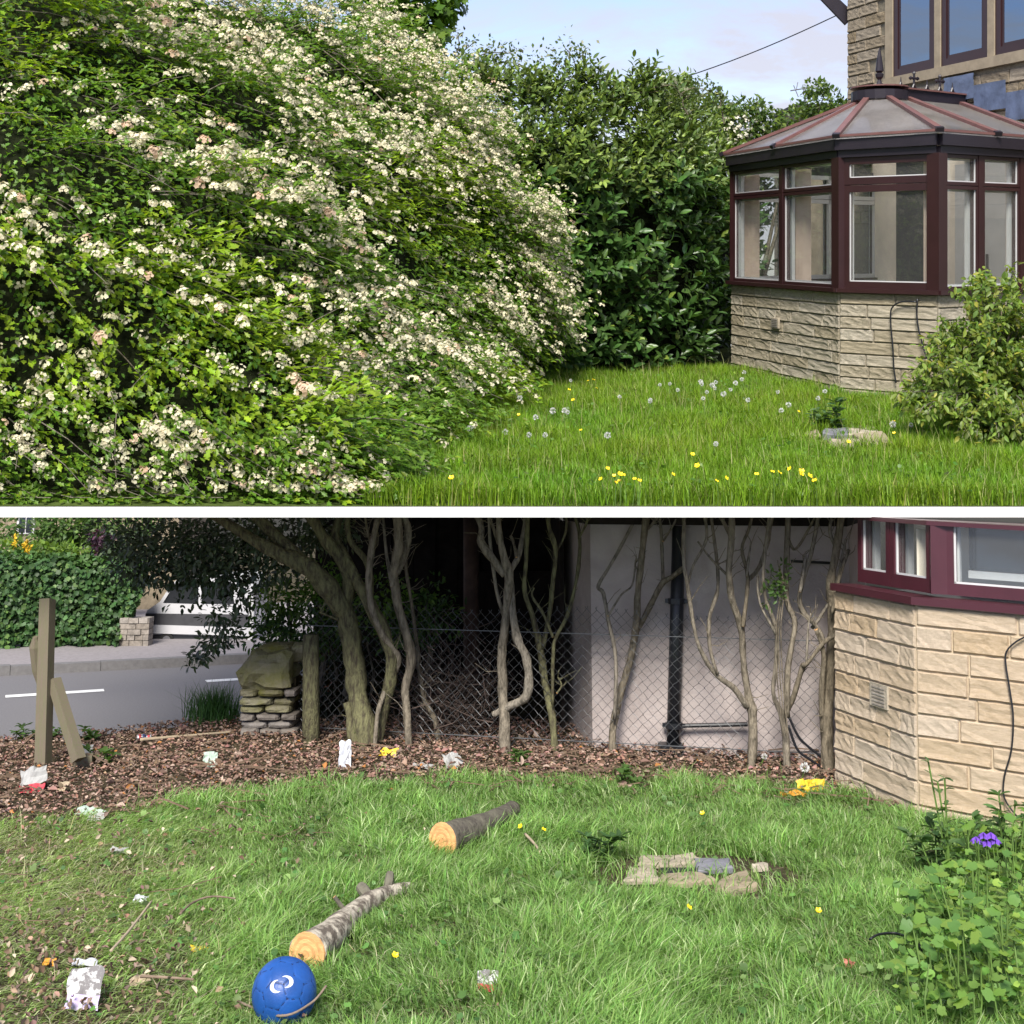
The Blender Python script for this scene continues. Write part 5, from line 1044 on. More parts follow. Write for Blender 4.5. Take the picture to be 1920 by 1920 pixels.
# ------------------------------------------------------------------ pink rendered building, shed keeping the void dark
w0, w1 = LG(1118, 1424) + Vector((0, .3, 0)), LG(1640, 1452) + Vector((0, .3, 0)); wdir = (w1 - w0).normalized(); wn_ = Vector((wdir.y, -wdir.x, 0))
pk = thing('rendered_building', 'low pink grey rendered outbuilding behind the chain link fence', 'building', w0, 'L')
ztop = L(1300, 985, (w0.y + w1.y) / 2).z
wc = w0 + Vector((-.12, .75, 0)); we = w1 + Vector((.3, .8, 0))
s = MB(); s.hexa([(w0.x, w0.y, -.05), (w1.x, w1.y, -.05), (we.x, we.y, -.05), (wc.x, wc.y, -.05)], [(w0.x, w0.y, ztop), (w1.x, w1.y, ztop), (we.x, we.y, ztop), (wc.x, wc.y, ztop)]); s.build('wall', M['render'], pk, 'L')
s = MB(); o = wn_ * .07; s.hexa([w0 + o + Vector((-.0, 0, ztop + .002)), w1 + o + Vector((0, 0, ztop + .002)), we + Vector((0, 0, ztop + .002)), wc + Vector((0, 0, ztop + .002))], [w0 + o + Vector((0, 0, ztop + .075)), w1 + o + Vector((0, 0, ztop + .075)), we + Vector((0, 0, ztop + .075)), wc + Vector((0, 0, ztop + .075))]); s.build('roof_edge', M['plank'], pk, 'L')
def onwall(px, row, off):
    p = w0 + wn_ * off; r = _R3 @ ray(px, row); e = Vector((0, 0, 1.4)); t = (p - e).dot(wn_) / r.dot(wn_); return e + r * t
s = MB(); s.tube([onwall(1273, 986, .05), onwall(1262, 1412, .05)], .036, 12); dp = s.build('drainpipe', M['black'], pk, 'L', smooth=True)
for y in (1127, 1360): s = MB(); c = onwall(1269 - (y - 1100) * .02, y, .05); s.tube([c - Vector((0, 0, .014)), c + Vector((0, 0, .014))], .046, 12); s.bar(c + wdir * -.06, c + wdir * .06, .02, .02); s.build('bracket', M['black'], dp, 'L')
s = MB(); s.box(onwall(1258, 1425, .06) - Vector((0, 0, .02)), .12, .12, .1); s.build('gully', M['black'], dp, 'L')
for a, b, r_ in (((1268, 1361), (1402, 1358), .011), ((1483, 1052), (1560, 1056), .007)): s = MB(); s.tube([onwall(*a, .05), onwall(*b, .05)], r_, 8); s.build('pipe', M['black'], pk, 'L')
sh = thing('dark_enclosure', 'deep dark timber shed added to keep the void behind the bare trees dark', 'enclosure', LG(900, 1400) + Vector((0, 2.2, 0)), 'L')  # timber box added so the void behind the trees stays dark
sx0, sx1 = L(690, 1200, bd + 2.3).x, wc.x - .01; sy = bd + 2.3
k = 0; x = sx0
while x < sx1 - .02:
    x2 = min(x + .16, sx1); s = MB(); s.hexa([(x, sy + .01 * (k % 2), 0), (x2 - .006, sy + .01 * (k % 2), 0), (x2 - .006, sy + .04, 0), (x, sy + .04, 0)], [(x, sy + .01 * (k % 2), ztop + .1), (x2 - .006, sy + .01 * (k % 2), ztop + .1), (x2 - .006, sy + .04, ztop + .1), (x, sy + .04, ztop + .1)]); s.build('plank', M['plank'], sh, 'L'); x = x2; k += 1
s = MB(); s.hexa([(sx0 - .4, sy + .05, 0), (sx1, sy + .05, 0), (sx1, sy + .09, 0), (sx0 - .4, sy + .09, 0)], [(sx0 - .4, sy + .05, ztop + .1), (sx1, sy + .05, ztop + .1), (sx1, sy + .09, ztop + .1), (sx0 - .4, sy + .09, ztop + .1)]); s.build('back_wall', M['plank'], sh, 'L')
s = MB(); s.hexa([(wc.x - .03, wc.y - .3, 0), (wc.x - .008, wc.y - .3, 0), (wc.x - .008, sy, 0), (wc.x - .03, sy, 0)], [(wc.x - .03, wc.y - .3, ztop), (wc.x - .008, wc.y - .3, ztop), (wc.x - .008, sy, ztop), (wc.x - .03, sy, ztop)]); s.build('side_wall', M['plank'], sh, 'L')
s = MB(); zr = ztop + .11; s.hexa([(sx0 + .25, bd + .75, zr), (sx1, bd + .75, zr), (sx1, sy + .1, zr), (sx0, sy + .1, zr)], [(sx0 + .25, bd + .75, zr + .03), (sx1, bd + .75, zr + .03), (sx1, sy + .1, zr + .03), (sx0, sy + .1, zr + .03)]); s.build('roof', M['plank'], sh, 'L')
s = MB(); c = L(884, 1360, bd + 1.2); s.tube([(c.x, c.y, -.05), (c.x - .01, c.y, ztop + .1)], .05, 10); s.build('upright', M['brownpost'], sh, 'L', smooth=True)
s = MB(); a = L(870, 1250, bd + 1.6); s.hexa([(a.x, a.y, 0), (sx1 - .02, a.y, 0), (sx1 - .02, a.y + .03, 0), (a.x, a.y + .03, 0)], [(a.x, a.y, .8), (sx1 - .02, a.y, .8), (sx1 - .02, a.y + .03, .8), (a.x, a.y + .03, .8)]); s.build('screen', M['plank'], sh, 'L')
bh = thing('brick_house', 'red brick house with white windows glimpsed between trunks', 'house', L(645, 1100, bd + 5), 'L')
d5 = bd + 5; s = MB(); a, b = L(612, 1060, d5), L(676, 1012, d5); s.hexa([(a.x, d5, RZ), (b.x, d5, RZ), (b.x, d5 + 1, RZ), (a.x, d5 + 1, RZ)], [(a.x, d5, b.z), (b.x, d5, b.z), (b.x, d5 + 1, b.z), (a.x, d5 + 1, b.z)]); s.build('wall', M['brick'], bh, 'L')
for x in (624, 654):
    s = MB(); a, b = L(x, 1050, d5 - .02), L(x + 10, 1026, d5 - .02); s.hexa([(a.x, d5 - .02, a.z), (b.x, d5 - .02, a.z), (b.x, d5 + .02, a.z), (a.x, d5 + .02, a.z)], [(a.x, d5 - .02, b.z), (b.x, d5 - .02, b.z), (b.x, d5 + .02, b.z), (a.x, d5 + .02, b.z)]); s.build('window', M['pvc'], bh, 'L')
s = MB(); a, b = L(606, 1011, d5), L(680, 960, d5 + .3); s.hexa([(a.x, d5 - .1, a.z), (b.x, d5 - .1, a.z), (b.x, d5 + 1, a.z), (a.x, d5 + 1, a.z)], [(a.x, d5 + .3, b.z), (b.x, d5 + .3, b.z), (b.x, d5 + .5, b.z), (a.x, d5 + .5, b.z)]); s.build('roof', M['slate'], bh, 'L')

# ------------------------------------------------------------------ the bay of stone and maroon frames at the right
b1 = LG(1722, 1535); b0 = LG(1568, 1469); b2 = LG(1945, 1566)
FR['B'] = LOW @ Matrix.Translation(b1) @ Matrix.Rotation(math.radians(2.6), 4, 'Y') @ Matrix.Translation(-b1)
bay = thing('bay_window', 'tan stone bay with maroon window frames at the right of the lower garden', 'bay', b1, 'B')
p0, p1, p2 = b0.to_2d(), b1.to_2d(), b2.to_2d(); p2 = p1 + (p2 - p1) * 2.0
BZ = L(1722, 1116, b1.y).z; TOPZ = L(1722, 984, b1.y).z
STONES['bay'] = [unit_stone(100 + i, mat('bay stone %d' % i, (.50, .39, .27), .9, .16, 12, .006, 90, .2, objvar=.07, col2=(.61, .49, .36)), .014) for i in range(1)]  # same stone as the conservatory base, colour lightened for a brighter exposure
bm_ = STONES['bay'][0].materials[0]; STONES['bay'] = [unit_stone(100 + i, bm_, .011) for i in range(9)]
s = MB(); back = (Vector((p0.x + .7, p0.y + .3)), Vector((p2.x + .3, p2.y + .9)))
s.hexa([(*p0, -.05), (*p1, -.05), (*p2, -.05), (*back[1], -.05), (*back[0], -.05)], [(*p0, BZ - .04), (*p1, BZ - .04), (*p2, BZ - .04), (*back[1], BZ - .04), (*back[0], BZ - .04)])
bw = s.build('stone_base', mat('bay mortar', (.46, .37, .26), .95, .12, 30, .002, 200, .1), bay, 'L')
hb_ = (BZ - .04) / 9.6
def vskip(x, z, l, h): return False
LA = (p1 - p0).length
course_wall(bw, p0 + outv(p0, p1) * .005, p1 + outv(p0, p1) * .005, 0, BZ - .04, hb_, 'bay', .16, .34, None, .005, 71, 'L')
course_wall(bw, p1 + outv(p1, p2) * .005, p2 + outv(p1, p2) * .005, 0, BZ - .04, hb_, 'bay', .2, .42, None, .005, 72, 'L')
def onbay(p, q, px, row, off):
    n = outv(p, q); n3 = Vector((n.x, n.y, 0)); P = Vector((*p, 0)) + n3 * off; r = _R3 @ ray(px, row); e = Vector((0, 0, 1.4)); return e + r * ((P - e).dot(n3) / r.dot(n3))
c = onbay(p0, p1, 1638, 1306, .02); dA = (p1 - p0).normalized(); dA3 = Vector((dA.x, dA.y, 0))
s = MB(); s.wall((c - dA3 * .07).to_2d(), (c + dA3 * .07).to_2d(), .03, c.z - .05, c.z + .05); vt = s.build('air_vent', M['flag'], bay, 'L')
for k in range(6): s = MB(); n3 = Vector((*outv(p0, p1), 0)); s.wall((c - dA3 * .05 + n3 * .003).to_2d(), (c + dA3 * .05 + n3 * .003).to_2d(), .01, c.z - .042 + k * .0145, c.z - .036 + k * .0145); s.build('slot', M['greystone'], vt, 'L')
for p, q, e0, e1 in ((p0, p1, .0, .0), (p1, p2, .0, .03)):
    s = MB(); d = (q - p).normalized(); n = outv(p, q); mit = .032 * math.tan(.5 * math.acos(max(-1, min(1, (p1 - p0).normalized().dot((p2 - p1).normalized())))))
    a, b = p - d * (e0 if p is p0 else mit * -1 * 0), q + d * (mit if q is p1 else 0)
    if p is p1: a = p - d * mit
    s.wall(a + n * .032, b + n * .032, .16, BZ - .038, BZ - .006); s.build('sill', M['maroon2'], bay, 'L')
def bay_face(p, q, cuts, fw, fat):
    d = (q - p).normalized(); n = outv(p, q); z0, z1 = BZ + .007, TOPZ
    for (a, b) in cuts:
        f = MB(); P, Q = p + d * a, p + d * b
        f.wall(P, Q, .06, z0, z0 + fw); f.wall(P, P + d * fat, .06, z0 + fw, z1); f.wall(Q - d * fat, Q, .06, z0 + fw, z1); wn = f.build('window', M['maroon2'], bay, 'L')
        f = MB(); f.wall(P + d * fat - n * .02, Q - d * fat - n * .02, .008, z0 + fw, z1); f.build('pane', M['glass'], wn, 'L')
        f = MB()
        for e, g in ((P + d * fat, P + d * (fat + .008)), (Q - d * (fat + .008), Q - d * fat)): f.wall(e - n * .01, g - n * .01, .009, z0 + fw, z1)
        f.wall(P + d * fat - n * .01, Q - d * fat - n * .01, .009, z0 + fw, z0 + fw + .008); f.build('beading', M['pvc'], wn, 'L')
        f = MB(); f.wall(P - n * .064, Q - n * .064, .03, z0, z0 + .05); f.wall(P - n * .064, P + d * .05 - n * .064, .03, z0 + .05, z1); f.wall(Q - d * .05 - n * .064, Q - n * .064, .03, z0 + .05, z1); f.build('inner_frame', M['pvc'], wn, 'L')
nA, nB = outv(p0, p1), outv(p1, p2); nM = (nA + nB).normalized(); INS = .10
q0 = p0 - nA * INS + dA * .03; q1 = p1 - nM * (INS / nM.dot(nA)); q2 = p2 - nB * INS
tA = lambda px, row: (onbay(q0, q1, px, row, 0) - Vector((*q0, 0))).dot(dA3)
tm = tA(1650, 1060); LA = (q1 - q0).length
bay_face(q0, q1, [(.0, tm - .002), (tm + .002, LA - .0)], .06, .032)
LB = (q2 - q1).length; bay_face(q1, q2, [(.06, LB * .97)], .05, .04)
s = MB(); n = (outv(p0, p1) + outv(p1, p2)).normalized(); ang = math.atan2(n.y, n.x); cc = q1 - n * .03 + (p2 - p1).normalized() * .02; s.box((*cc, BZ + .007), .085, .085, TOPZ - BZ - .007, ang + .78); s.build('corner_post', M['maroon2'], bay, 'L')
s = MB(); i_ = [q0 + nA * .02, q1 + nM * .025, q2 + nB * .02, back[1], back[0]]; s.hexa([(*q, TOPZ + .001) for q in i_], [(*q, TOPZ + .02) for q in i_]); s.build('flat_roof', M['maroon2'], bay, 'L')
s = MB(); s.wall(back[0], back[1], .03, BZ - .03, TOPZ); s.build('inner_wall', M['cream'], bay, 'L')
s = MB(); s.hexa([(*q, BZ - .039) for q in i_], [(*q, BZ - .03) for q in i_]); s.build('inner_sill', M['pvc'], bay, 'L')
for px in (1700, 1725):
    c = onbay(p0, p1, px, 1060, -.12).to_2d(); s = MB(); s.wall(c, c + Vector((.1, .0)), .004, BZ + .03, TOPZ - .02); s.build('blind_slat', M['cream'], bay, 'L')
s = MB(); c = onbay(p1, p2, 1850, 1060, -.3).to_2d(); dB = (p2 - p1).normalized(); s.wall(c - dB * .12, c + dB * .6, .02, BZ + .11, TOPZ); s.build('inner_window', M['carglass'], bay, 'L')
s = MB(); s.wall(c - dB * .12 + outv(p1, p2) * .02, c + dB * .6 + outv(p1, p2) * .02, .02, BZ + .075, BZ + .108); s.build('inner_rail', M['pvc'], bay, 'L')
cable('loose_cable', 'black cable hanging down the right face of the lower stone bay', [onbay(p1, p2, x, y, .03) for x, y in ((1912, 1183), (1890, 1195), (1872, 1215), (1872, 1240), (1882, 1290), (1890, 1340), (1889, 1400), (1878, 1450), (1880, 1490), (1905, 1524))], .0036, 'black', 'B')

# ------------------------------------------------------------------ leaf litter
def litedge(px): return np.interp(px, [-40, 20, 200, 330, 480, 560, 760, 1000, 1250, 1450, 1560, 1700], [1545, 1545, 1535, 1515, 1490, 1478, 1472, 1468, 1470, 1478, 1488, 1500])
def pix_low(P):
    w = np.array([list(LOW @ Vector(p)) for p in P]); return 960 + F * w[:, 0] / w[:, 1], 456 - F * (w[:, 2] - 1.25) / w[:, 1]
n = 44000; P = area(n, -3.1, 2.2, 5.6, 8.3); px_, rw_ = pix_low(P)
e_ = np.array([edge(p[0]) for p in P]); ok = (rw_ < litedge(px_) + rng.normal(0, 9, n)) & (P[:, 1] < np.minimum(e_ + .15, np.where(px_ > 560, 7.9, 9))) & (px_ > -60)
P = P[ok]; n = len(P); P[:, 2] = np.array([gz(p[0], p[1]) for p in P]) + .004 + rng.random(n) * .028
D = rnd3(n); D[:, 2] *= .25; Upv = rnd3(n, .5) + np.array([0, -.1, .9])
CURL = fan([(0, 0, .12), (.22, .25, .22), (.3, .55, .3), (.12, .9, .2), (0, 1, .1), (-.16, .8, .16), (-.32, .5, .34), (-.2, .22, .24)], (0, .5, 0))
K = tint(n, (.26, .165, .128), .28, (.34, .255, .205), .2); o_ = rng.random((n, 1)) < .015; K = np.where(o_, np.array([[.4, .18, .06]]), K)
nb = NB(); nb.add(place(CURL[0], P, D, Upv, rng.uniform(.007, .026, n) * (1 + .9 * (rng.random(n) < .07))), CURL[1], K)
nb.build('leaf_litter', M['deadleaf'], None, 'L', (0, 6.5, 0), 'band of brown dead leaves and debris between fence and lawn', 'leaf litter', 'stuff')
tw = MB()
for k in range(420):
    x, y = rng.uniform(-2.9, 2.0), rng.uniform(5.7, 7.3); w = LOW @ Vector((x, y, 0)); px, rw = 960 + F * w.x / w.y, 456 - F * (w.z - 1.25) / w.y
    if rw > litedge(px) + 30: continue
    a = rng.uniform(0, 6.28); l = rng.uniform(.06, .3); d = Vector((math.cos(a), math.sin(a), rng.normal(0, .1))); p = Vector((x, y, .02 + rng.random() * .02)); tw.tube([p - d * l / 2, p + Vector((0, 0, .008)) + Vector(rnd3(1, .01)[0]), p + d * l / 2], rng.uniform(.0018, .0045), 4)
for k in range(130):
    x, y = rng.uniform(-2.0, -.4), rng.uniform(3.4, 5.6)
    if rng.random() > .75 - .5 * (x + 2.0): continue
    a = rng.normal(.3, .6); l = rng.uniform(.06, .3); d = Vector((math.cos(a), math.sin(a), rng.normal(0, .1))); p = Vector((x, y, .035 + rng.random() * .03)); tw.tube([p - d * l / 2, p + Vector(rnd3(1, .012)[0]), p + d * l / 2], rng.uniform(.0008, .002), 4)
tw.build('fallen_twigs', M['twig'], None, 'L', (0, 6, 0), False, 'scattered thin dead twigs over the litter and the trampled lawn', 'twigs', 'stuff')
def stick(label, pts, r, m='straw', lift=.03):
    P = catmull([LG(x, y) + Vector((0, 0, lift)) for x, y in pts], 5); s = MB(); s.tube(P, [r * (1 - .4 * i / len(P)) for i in range(len(P))], 6, .2); s.build('stick', M[m], None, 'L', P[0], True, label, 'stick')
stick('long pale stick lying on the leaf litter near the can', [(262, 1398), (330, 1392), (400, 1386), (432, 1383)], .009)
stick('curved thin twig arching over the trampled grass', [(336, 1752), (360, 1730), (395, 1718), (440, 1722)], .004, 'twig', .06)
stick('dark twig lying left of the ball on the trampled grass', [(262, 1860), (310, 1862), (362, 1866)], .005, 'twig', .04)
stick('leaning pale reed stalk in the trampled grass', [(205, 1840), (235, 1805), (268, 1760), (282, 1740)], .005, 'straw', .08)
stick('short forked twig upright in the lawn right of the bark stripped log', [(985, 1590), (1005, 1612), (1012, 1625)], .006, 'straw', .05)

# ------------------------------------------------------------------ lower lawn grass
P = area(330000, -2.3, 2.6, 3.35, 7.0); px_, rw_ = pix_low(P)
le = litedge(px_); trample = np.clip((560 - px_) / 420, 0, 1) * np.clip((rw_ - 1500) / 60, 0, 1)
ok = (px_ > -40) & (px_ < 1960) & (rw_ > le + rng.normal(0, 7, len(P))) & (rng.random(len(P)) < (1 - .3 * trample) * np.clip(.55 + (rw_ - 1450) / 500, .6, 1))
def left_of(P, a, b): return (b.x - a.x) * (P[:, 1] - a.y) - (b.y - a.y) * (P[:, 0] - a.x)
ok &= ~((left_of(P, p0, p1) > -.01) & (left_of(P, p1, p2) > -.01))
FS = LG(1305, 1648); ell = ((P[:, 0] - FS.x) / .38) ** 2 + ((P[:, 1] - FS.y) / .30) ** 2; ok &= (ell > 1) | (rng.random(len(P)) < .12)
ok &= rng.random(len(P)) > .6 * (trample > .5) * np.clip((rw_ - 1720) / 80, 0, 1)
P, px_, rw_, trample = P[ok], px_[ok], rw_[ok], trample[ok]; v1, v2, v3 = nz2(P, 1.6, 2.), nz2(P, 4.5, 6.), nz2(P, 11, 1.)
h = np.clip(.064 * (1 + .5 * v1 + .7 * v2 + .4 * v3) * rng.uniform(.6, 1.3, len(P)) * (1 - .45 * trample), .02, .22)
K = tint(len(P), (.19, .33, .085), .24, (.4, .48, .25), .14) * (1 + .35 * v2 + .2 * v1)[:, None]; K = K * (1 - trample[:, None] * .1) + trample[:, None] * np.array([[.1, .085, .04]])
v4 = nz2(P, 2.6, 14.); lx = np.where(trample > .2, .9 * trample, 0) + .5 * v1 + .5 * v3; ly = np.where(trample > .2, -.3 * trample, 0) + .5 * v4
blades('grass', 'lush grass of the lower lawn, trampled and thin at the left', P, h, rng.uniform(.0024, .0062, len(P)), K, 'L', (lx, ly), bend=.95)
sel = P[rng.random(len(P)) < .03 + .12 * trample]; sel[:, 2] += .012 * rng.random(len(sel))
blades('straw', 'pale dead straw lying flat among the lower lawn grass', sel, rng.uniform(.03, .09, len(sel)), np.full(len(sel), .003), tint(len(sel), (.46, .42, .27), .2), 'L', (rng.normal(0, 2.5, len(sel)), rng.normal(0, 2.5, len(sel))), bend=2.5)
WP = P[rng.random(len(P)) < .02]; vw = nz2(WP, 3.1, 5.); WP = WP[vw > -.05]; n = len(WP); WP[:, 2] = rng.uniform(.012, .05, n)
nb = NB(); nb.add(place(ROUND3[0], WP, rnd3(n) * np.array([1, 1, .3]), np.array([[0, -.25, 1.]]) + rnd3(n, .35), rng.uniform(.012, .03, n)), ROUND3[1], tint(n, (.11, .22, .06), .25, (.2, .3, .1), .25)); nb.build('lawn_weeds', M['leaf'], None, 'L', (0, 5, 0), 'small broad leaved weeds and clover mixed through the lower lawn', 'weeds', 'stuff')
n = 1500; P = area(n, -2.0, .2, 3.4, 5.9); px_, rw_ = pix_low(P); ok = (rw_ > litedge(px_)) & (rng.random(n) < np.clip((760 - px_) / 500, .05, 1)); P = P[ok]; Q2 = area(1500, -1.75, -.75, 3.4, 4.6); px2, rw2 = pix_low(Q2); Q2 = Q2[rng.random(1500) < np.clip((430 - px2) / 300, 0, 1) * np.clip((rw2 - 1690) / 120, 0, 1)]; P = np.concatenate([P, Q2]); n = len(P); P[:, 2] = .015 + .035 * rng.random(n)
nb = NB(); nb.add(place(CURL[0], P, rnd3(n), rnd3(n, .5) + np.array([0, -.1, .9]), rng.uniform(.008, .026, n)), CURL[1], tint(n, (.2, .14, .1), .3, (.36, .3, .22), .2)); nb.build('scattered_leaves', M['deadleaf'], None, 'L', (-1, 5, 0), 'scattered dead leaf scraps on the trampled left side of the lower lawn', 'leaves', 'stuff')
sel = P[rng.random(len(P)) < .006]
blades('seed_stalks', 'sparse pale dry stalks among the lower lawn', sel, rng.uniform(.08, .18, len(sel)), np.full(len(sel), .0028), tint(len(sel), (.42, .4, .22), .2), 'L', bend=1.0)
# tuft by the road edge
P = np.array([list(LG(400 + rng.normal(0, 22), 1348 + rng.normal(0, 6))) for _ in range(700)]); P[:, 2] = -.02
blades('grass_tuft', 'tall grass tuft at the road edge left of the dry stone wall', P, rng.uniform(.12, .26, 700), np.full(700, .005), tint(700, (.07, .16, .045), .2), 'L', bend=.55, base=tuple(LG(400, 1350)))
for px, row, lb_ in ((100, 1392, 'broad leaved weed tuft right behind the timber post'), (170, 1392, 'low green weeds at the road edge right of the brace'), (45, 1393, 'low green weeds at the road edge left of the timber post'), (195, 1435, 'small green weed in the litter right of the timber block'), (975, 1440, 'small green weed at the back edge of the lower lawn below the elbow tree'), (1180, 1470, 'small green weed at the lawn edge below the pink wall')):
    weed('weed', lb_, LG(px, row), .07, 'L', 16, .05, (.08, .15, .04), None, OVAL, 4, .07)
stones = thing('stone_paving', 'broken flat stones with a painted hole in the lower lawn', 'paving', FS, 'L')
for i, (poly, th, mk) in enumerate((([(1205, 1614), (1300, 1612), (1335, 1626), (1240, 1632), (1192, 1626)], .018, 'flag'), ([(1180, 1634), (1225, 1630), (1240, 1660), (1165, 1662)], .014, 'flag'), ([(1300, 1624), (1368, 1625), (1375, 1640), (1308, 1642)], .022, 'slate'), ([(1240, 1650), (1320, 1646), (1345, 1660), (1290, 1668), (1235, 1664)], .018, 'flag'),
        ([(1352, 1658), (1400, 1646), (1425, 1672), (1380, 1684), (1340, 1676)], .02, 'flag'), ([(1408, 1628), (1440, 1626), (1442, 1636), (1412, 1638)], .012, 'flag'))):
    slab([LG(*p).to_2d() for p in poly], .004, th, 'stone', M[mk], stones, 'L', i + 20)
s = MB(); q = [LG(x, y) for x, y in ((1238, 1632), (1330, 1632), (1330, 1648), (1245, 1650))]; s.hexa([p + Vector((0, 0, .002)) for p in q], [p + Vector((0, 0, .01)) for p in q]); s.build('shade_patch', M['dark'], stones, 'L')  # flat dark block painting the shade of the gap between the slabs

# ------------------------------------------------------------------ logs
def log(name, label, cutpx, pts, mt):
    g = LG(*cutpx); t = thing(name, label, 'log', g, 'L'); P = []; R = []
    for x, y, w, up in pts:
        q = LG(x, y); k = lz(q.y); P.append(q + Vector((0, 0, w / 2 * k * up))); R.append(w / 2 * k)
    Q = catmull(P, 5); n = len(R); RR = [R[min(i // 5, n - 1)] + (R[min(i // 5 + 1, n - 1)] - R[min(i // 5, n - 1)]) * (i % 5) / 5 for i in range(len(Q))]
    RR = [r * (1 + .1 * vnoise((i * .4, 2, g.x))) for i, r in enumerate(RR)]
    s = MB(); s.tube(Q, RR, 16, .12); s.build('bark', M[mt], t, 'L', smooth=True)
    d = (Q[0] - Q[1]).normalized(); s = MB(); s.tube([Q[0] - d * .001, Q[0] + d * .006], [RR[0] * .985, RR[0] * .96], 18, .05); cf = s.build('cut_face', M['cut'], t, 'L')
    for k in range(1, 6):
        r0 = RR[0] * .95 * (1 - k / 6.2); s = MB(); s.tube([Q[0] + d * (.005 + k * .0012), Q[0] + d * (.006 + k * .0012)], [r0 * 1.03, r0], 18, .1); s.build('growth_ring', M['cutring' if k % 2 else 'cut'], cf, 'L')
    return t, Q, RR
log('cut_log', 'dark barked log with a pale orange cut end, further back on the lower lawn', (826, 1606), [(830, 1612, 58, 1.1), (872, 1594, 50, 1.1), (915, 1572, 42, 1.15), (945, 1552, 34, 1.15), (962, 1538, 30, 1.2)], 'barkd')
t, Q, RR = log('cut_log', 'pale peeling forked log with an orange cut end just behind the ball', (570, 1815), [(575, 1822, 66, .9), (620, 1782, 52, .95), (655, 1745, 40, 1.1), (690, 1718, 34, 1.2), (725, 1695, 28, 1.2), (775, 1675, 18, 1)], 'barkw')
for a, r_ in (((Q[16], Q[16] + Vector((-.035, .03, .03)), Q[16] + Vector((-.045, .04, .035))), .02), ((Q[20], Q[20] + Vector((.005, .03, .035)), Q[20] + Vector((.005, .05, .05))), .016), ((Q[10], Q[10] + Vector((-.05, .0, .06))), .008)):
    s = MB(); s.tube(list(a), [r_] * (len(a) - 1) + [r_ * .8], 8, .1, 0, 1); s.build('branch_stub', [M['barkd'], M['cut']], t, 'L')

# ------------------------------------------------------------------ ball
bg_ = LG(533, 1925); rb = 55 * lz(bg_.y) * 1.0; bc = L(533, 1861, bg_.y)
ballt = thing('football', 'blue football with stitched panels and a pale curved print in the grass', 'ball', bc - Vector((0, 0, rb)), 'L')
ph = (1 + 5 ** .5) / 2
ico = [Vector(v).normalized() for v in [(0, a, b * ph) for a in (-1, 1) for b in (-1, 1)] + [(a, b * ph, 0) for a in (-1, 1) for b in (-1, 1)] + [(b * ph, 0, a) for a in (-1, 1) for b in (-1, 1)]]
tri_c = []
for i in range(12):
    for j in range(i + 1, 12):
        for k in range(j + 1, 12):
            if ico[i].dot(ico[j]) > .4 and ico[j].dot(ico[k]) > .4 and ico[i].dot(ico[k]) > .4: tri_c.append((ico[i] + ico[j] + ico[k]).normalized())
rotb = Matrix.Rotation(.5, 3, 'X') @ Matrix.Rotation(.35, 3, 'Y') @ Matrix.Rotation(.3, 3, 'Z')
PC = np.array([rotb @ v for v in ico]); HCn = np.array([rotb @ v for v in tri_c])
import bmesh
bm = bmesh.new(); bmesh.ops.create_icosphere(bm, subdivisions=6, radius=1.0)
co = np.array([v.co[:] for v in bm.verts]); dp_ = np.arccos(np.clip(co @ PC.T, -1, 1)); dh_ = np.arccos(np.clip(co @ HCn.T, -1, 1))
allc = np.concatenate([dp_ / .355, dh_ / .42], 1); so = np.sort(allc, 1); gapv = so[:, 1] - so[:, 0]; dent = np.clip(gapv / .15, 0, 1)
rad = rb * (1 - .02 * (1 - dent) ** 1.5)
for v, r_, c_ in zip(bm.verts, rad, co): v.co = Vector(c_) * r_ + (bc - (bc - Vector((0, 0, rb))))
me = bpy.data.meshes.new('ball_shell'); bm.to_mesh(me); bm.free(); me.materials.append(M['ball']); me.materials.append(M['ballseam'])
me.polygons.foreach_set('use_smooth', [True] * len(me.polygons))
vi = np.zeros(len(me.polygons) * 3, dtype=np.int32); me.polygons.foreach_get('vertices', vi) if False else me.loops.foreach_get('vertex_index', vi)
me.polygons.foreach_set('material_index', (dent[vi.reshape(-1, 3)].mean(1) < .45).astype(np.int32))
link(bpy.data.objects.new('ball_shell', me), ballt, 'L')
# curved print: two facing crescents hugging the surface
tocam = (Vector((0, 0, 1.4)) - bc).normalized(); fx_ = tocam.cross(Vector((0, 0, 1))).normalized() * -1; fy_ = fx_.cross(tocam) * -1
fx_ = Vector((1, 0, 0)); fx_ = (fx_ - tocam * fx_.dot(tocam)).normalized(); fy_ = tocam.cross(fx_)
def onball(u, v, k=1.012):
    d = tocam + fx_ * u * 1.9 + fy_ * v * 1.9; return bc + d.normalized() * rb * k
s = MB()
for sg in (1, -1):
    for j in range(10):
        def ptc(t, w):
            a = math.radians(95 + 200 * t); r_ = .115; th = .034 * math.sin(math.pi * min(1, max(0, t))) + .004
            x = math.cos(a) * (r_ + w * th); y = math.sin(a) * (r_ + w * th); return (sg * (x - .055) - .06, sg * (y * .8 - .03) + .13)
        q = [ptc(j / 10, -1), ptc((j + 1) / 10, -1), ptc((j + 1) / 10, 1), ptc(j / 10, 1)]
        s.hexa([onball(*p, 1.0) for p in q], [onball(*p, 1.004) for p in q])
s.build('printed_mark', M['emblem'], ballt, 'L')
P = catmull([LG(440, 1898) + Vector((0, 0, .03)), bc + (tocam * .9 + Vector((0, 0, -.55)) + fx_ * -.1).normalized() * rb * 1.05, bc + (tocam * .7 + Vector((0, 0, -.28)) + fx_ * .75).normalized() * rb * 1.1, L(612, 1848, bg_.y - .02)], 6)
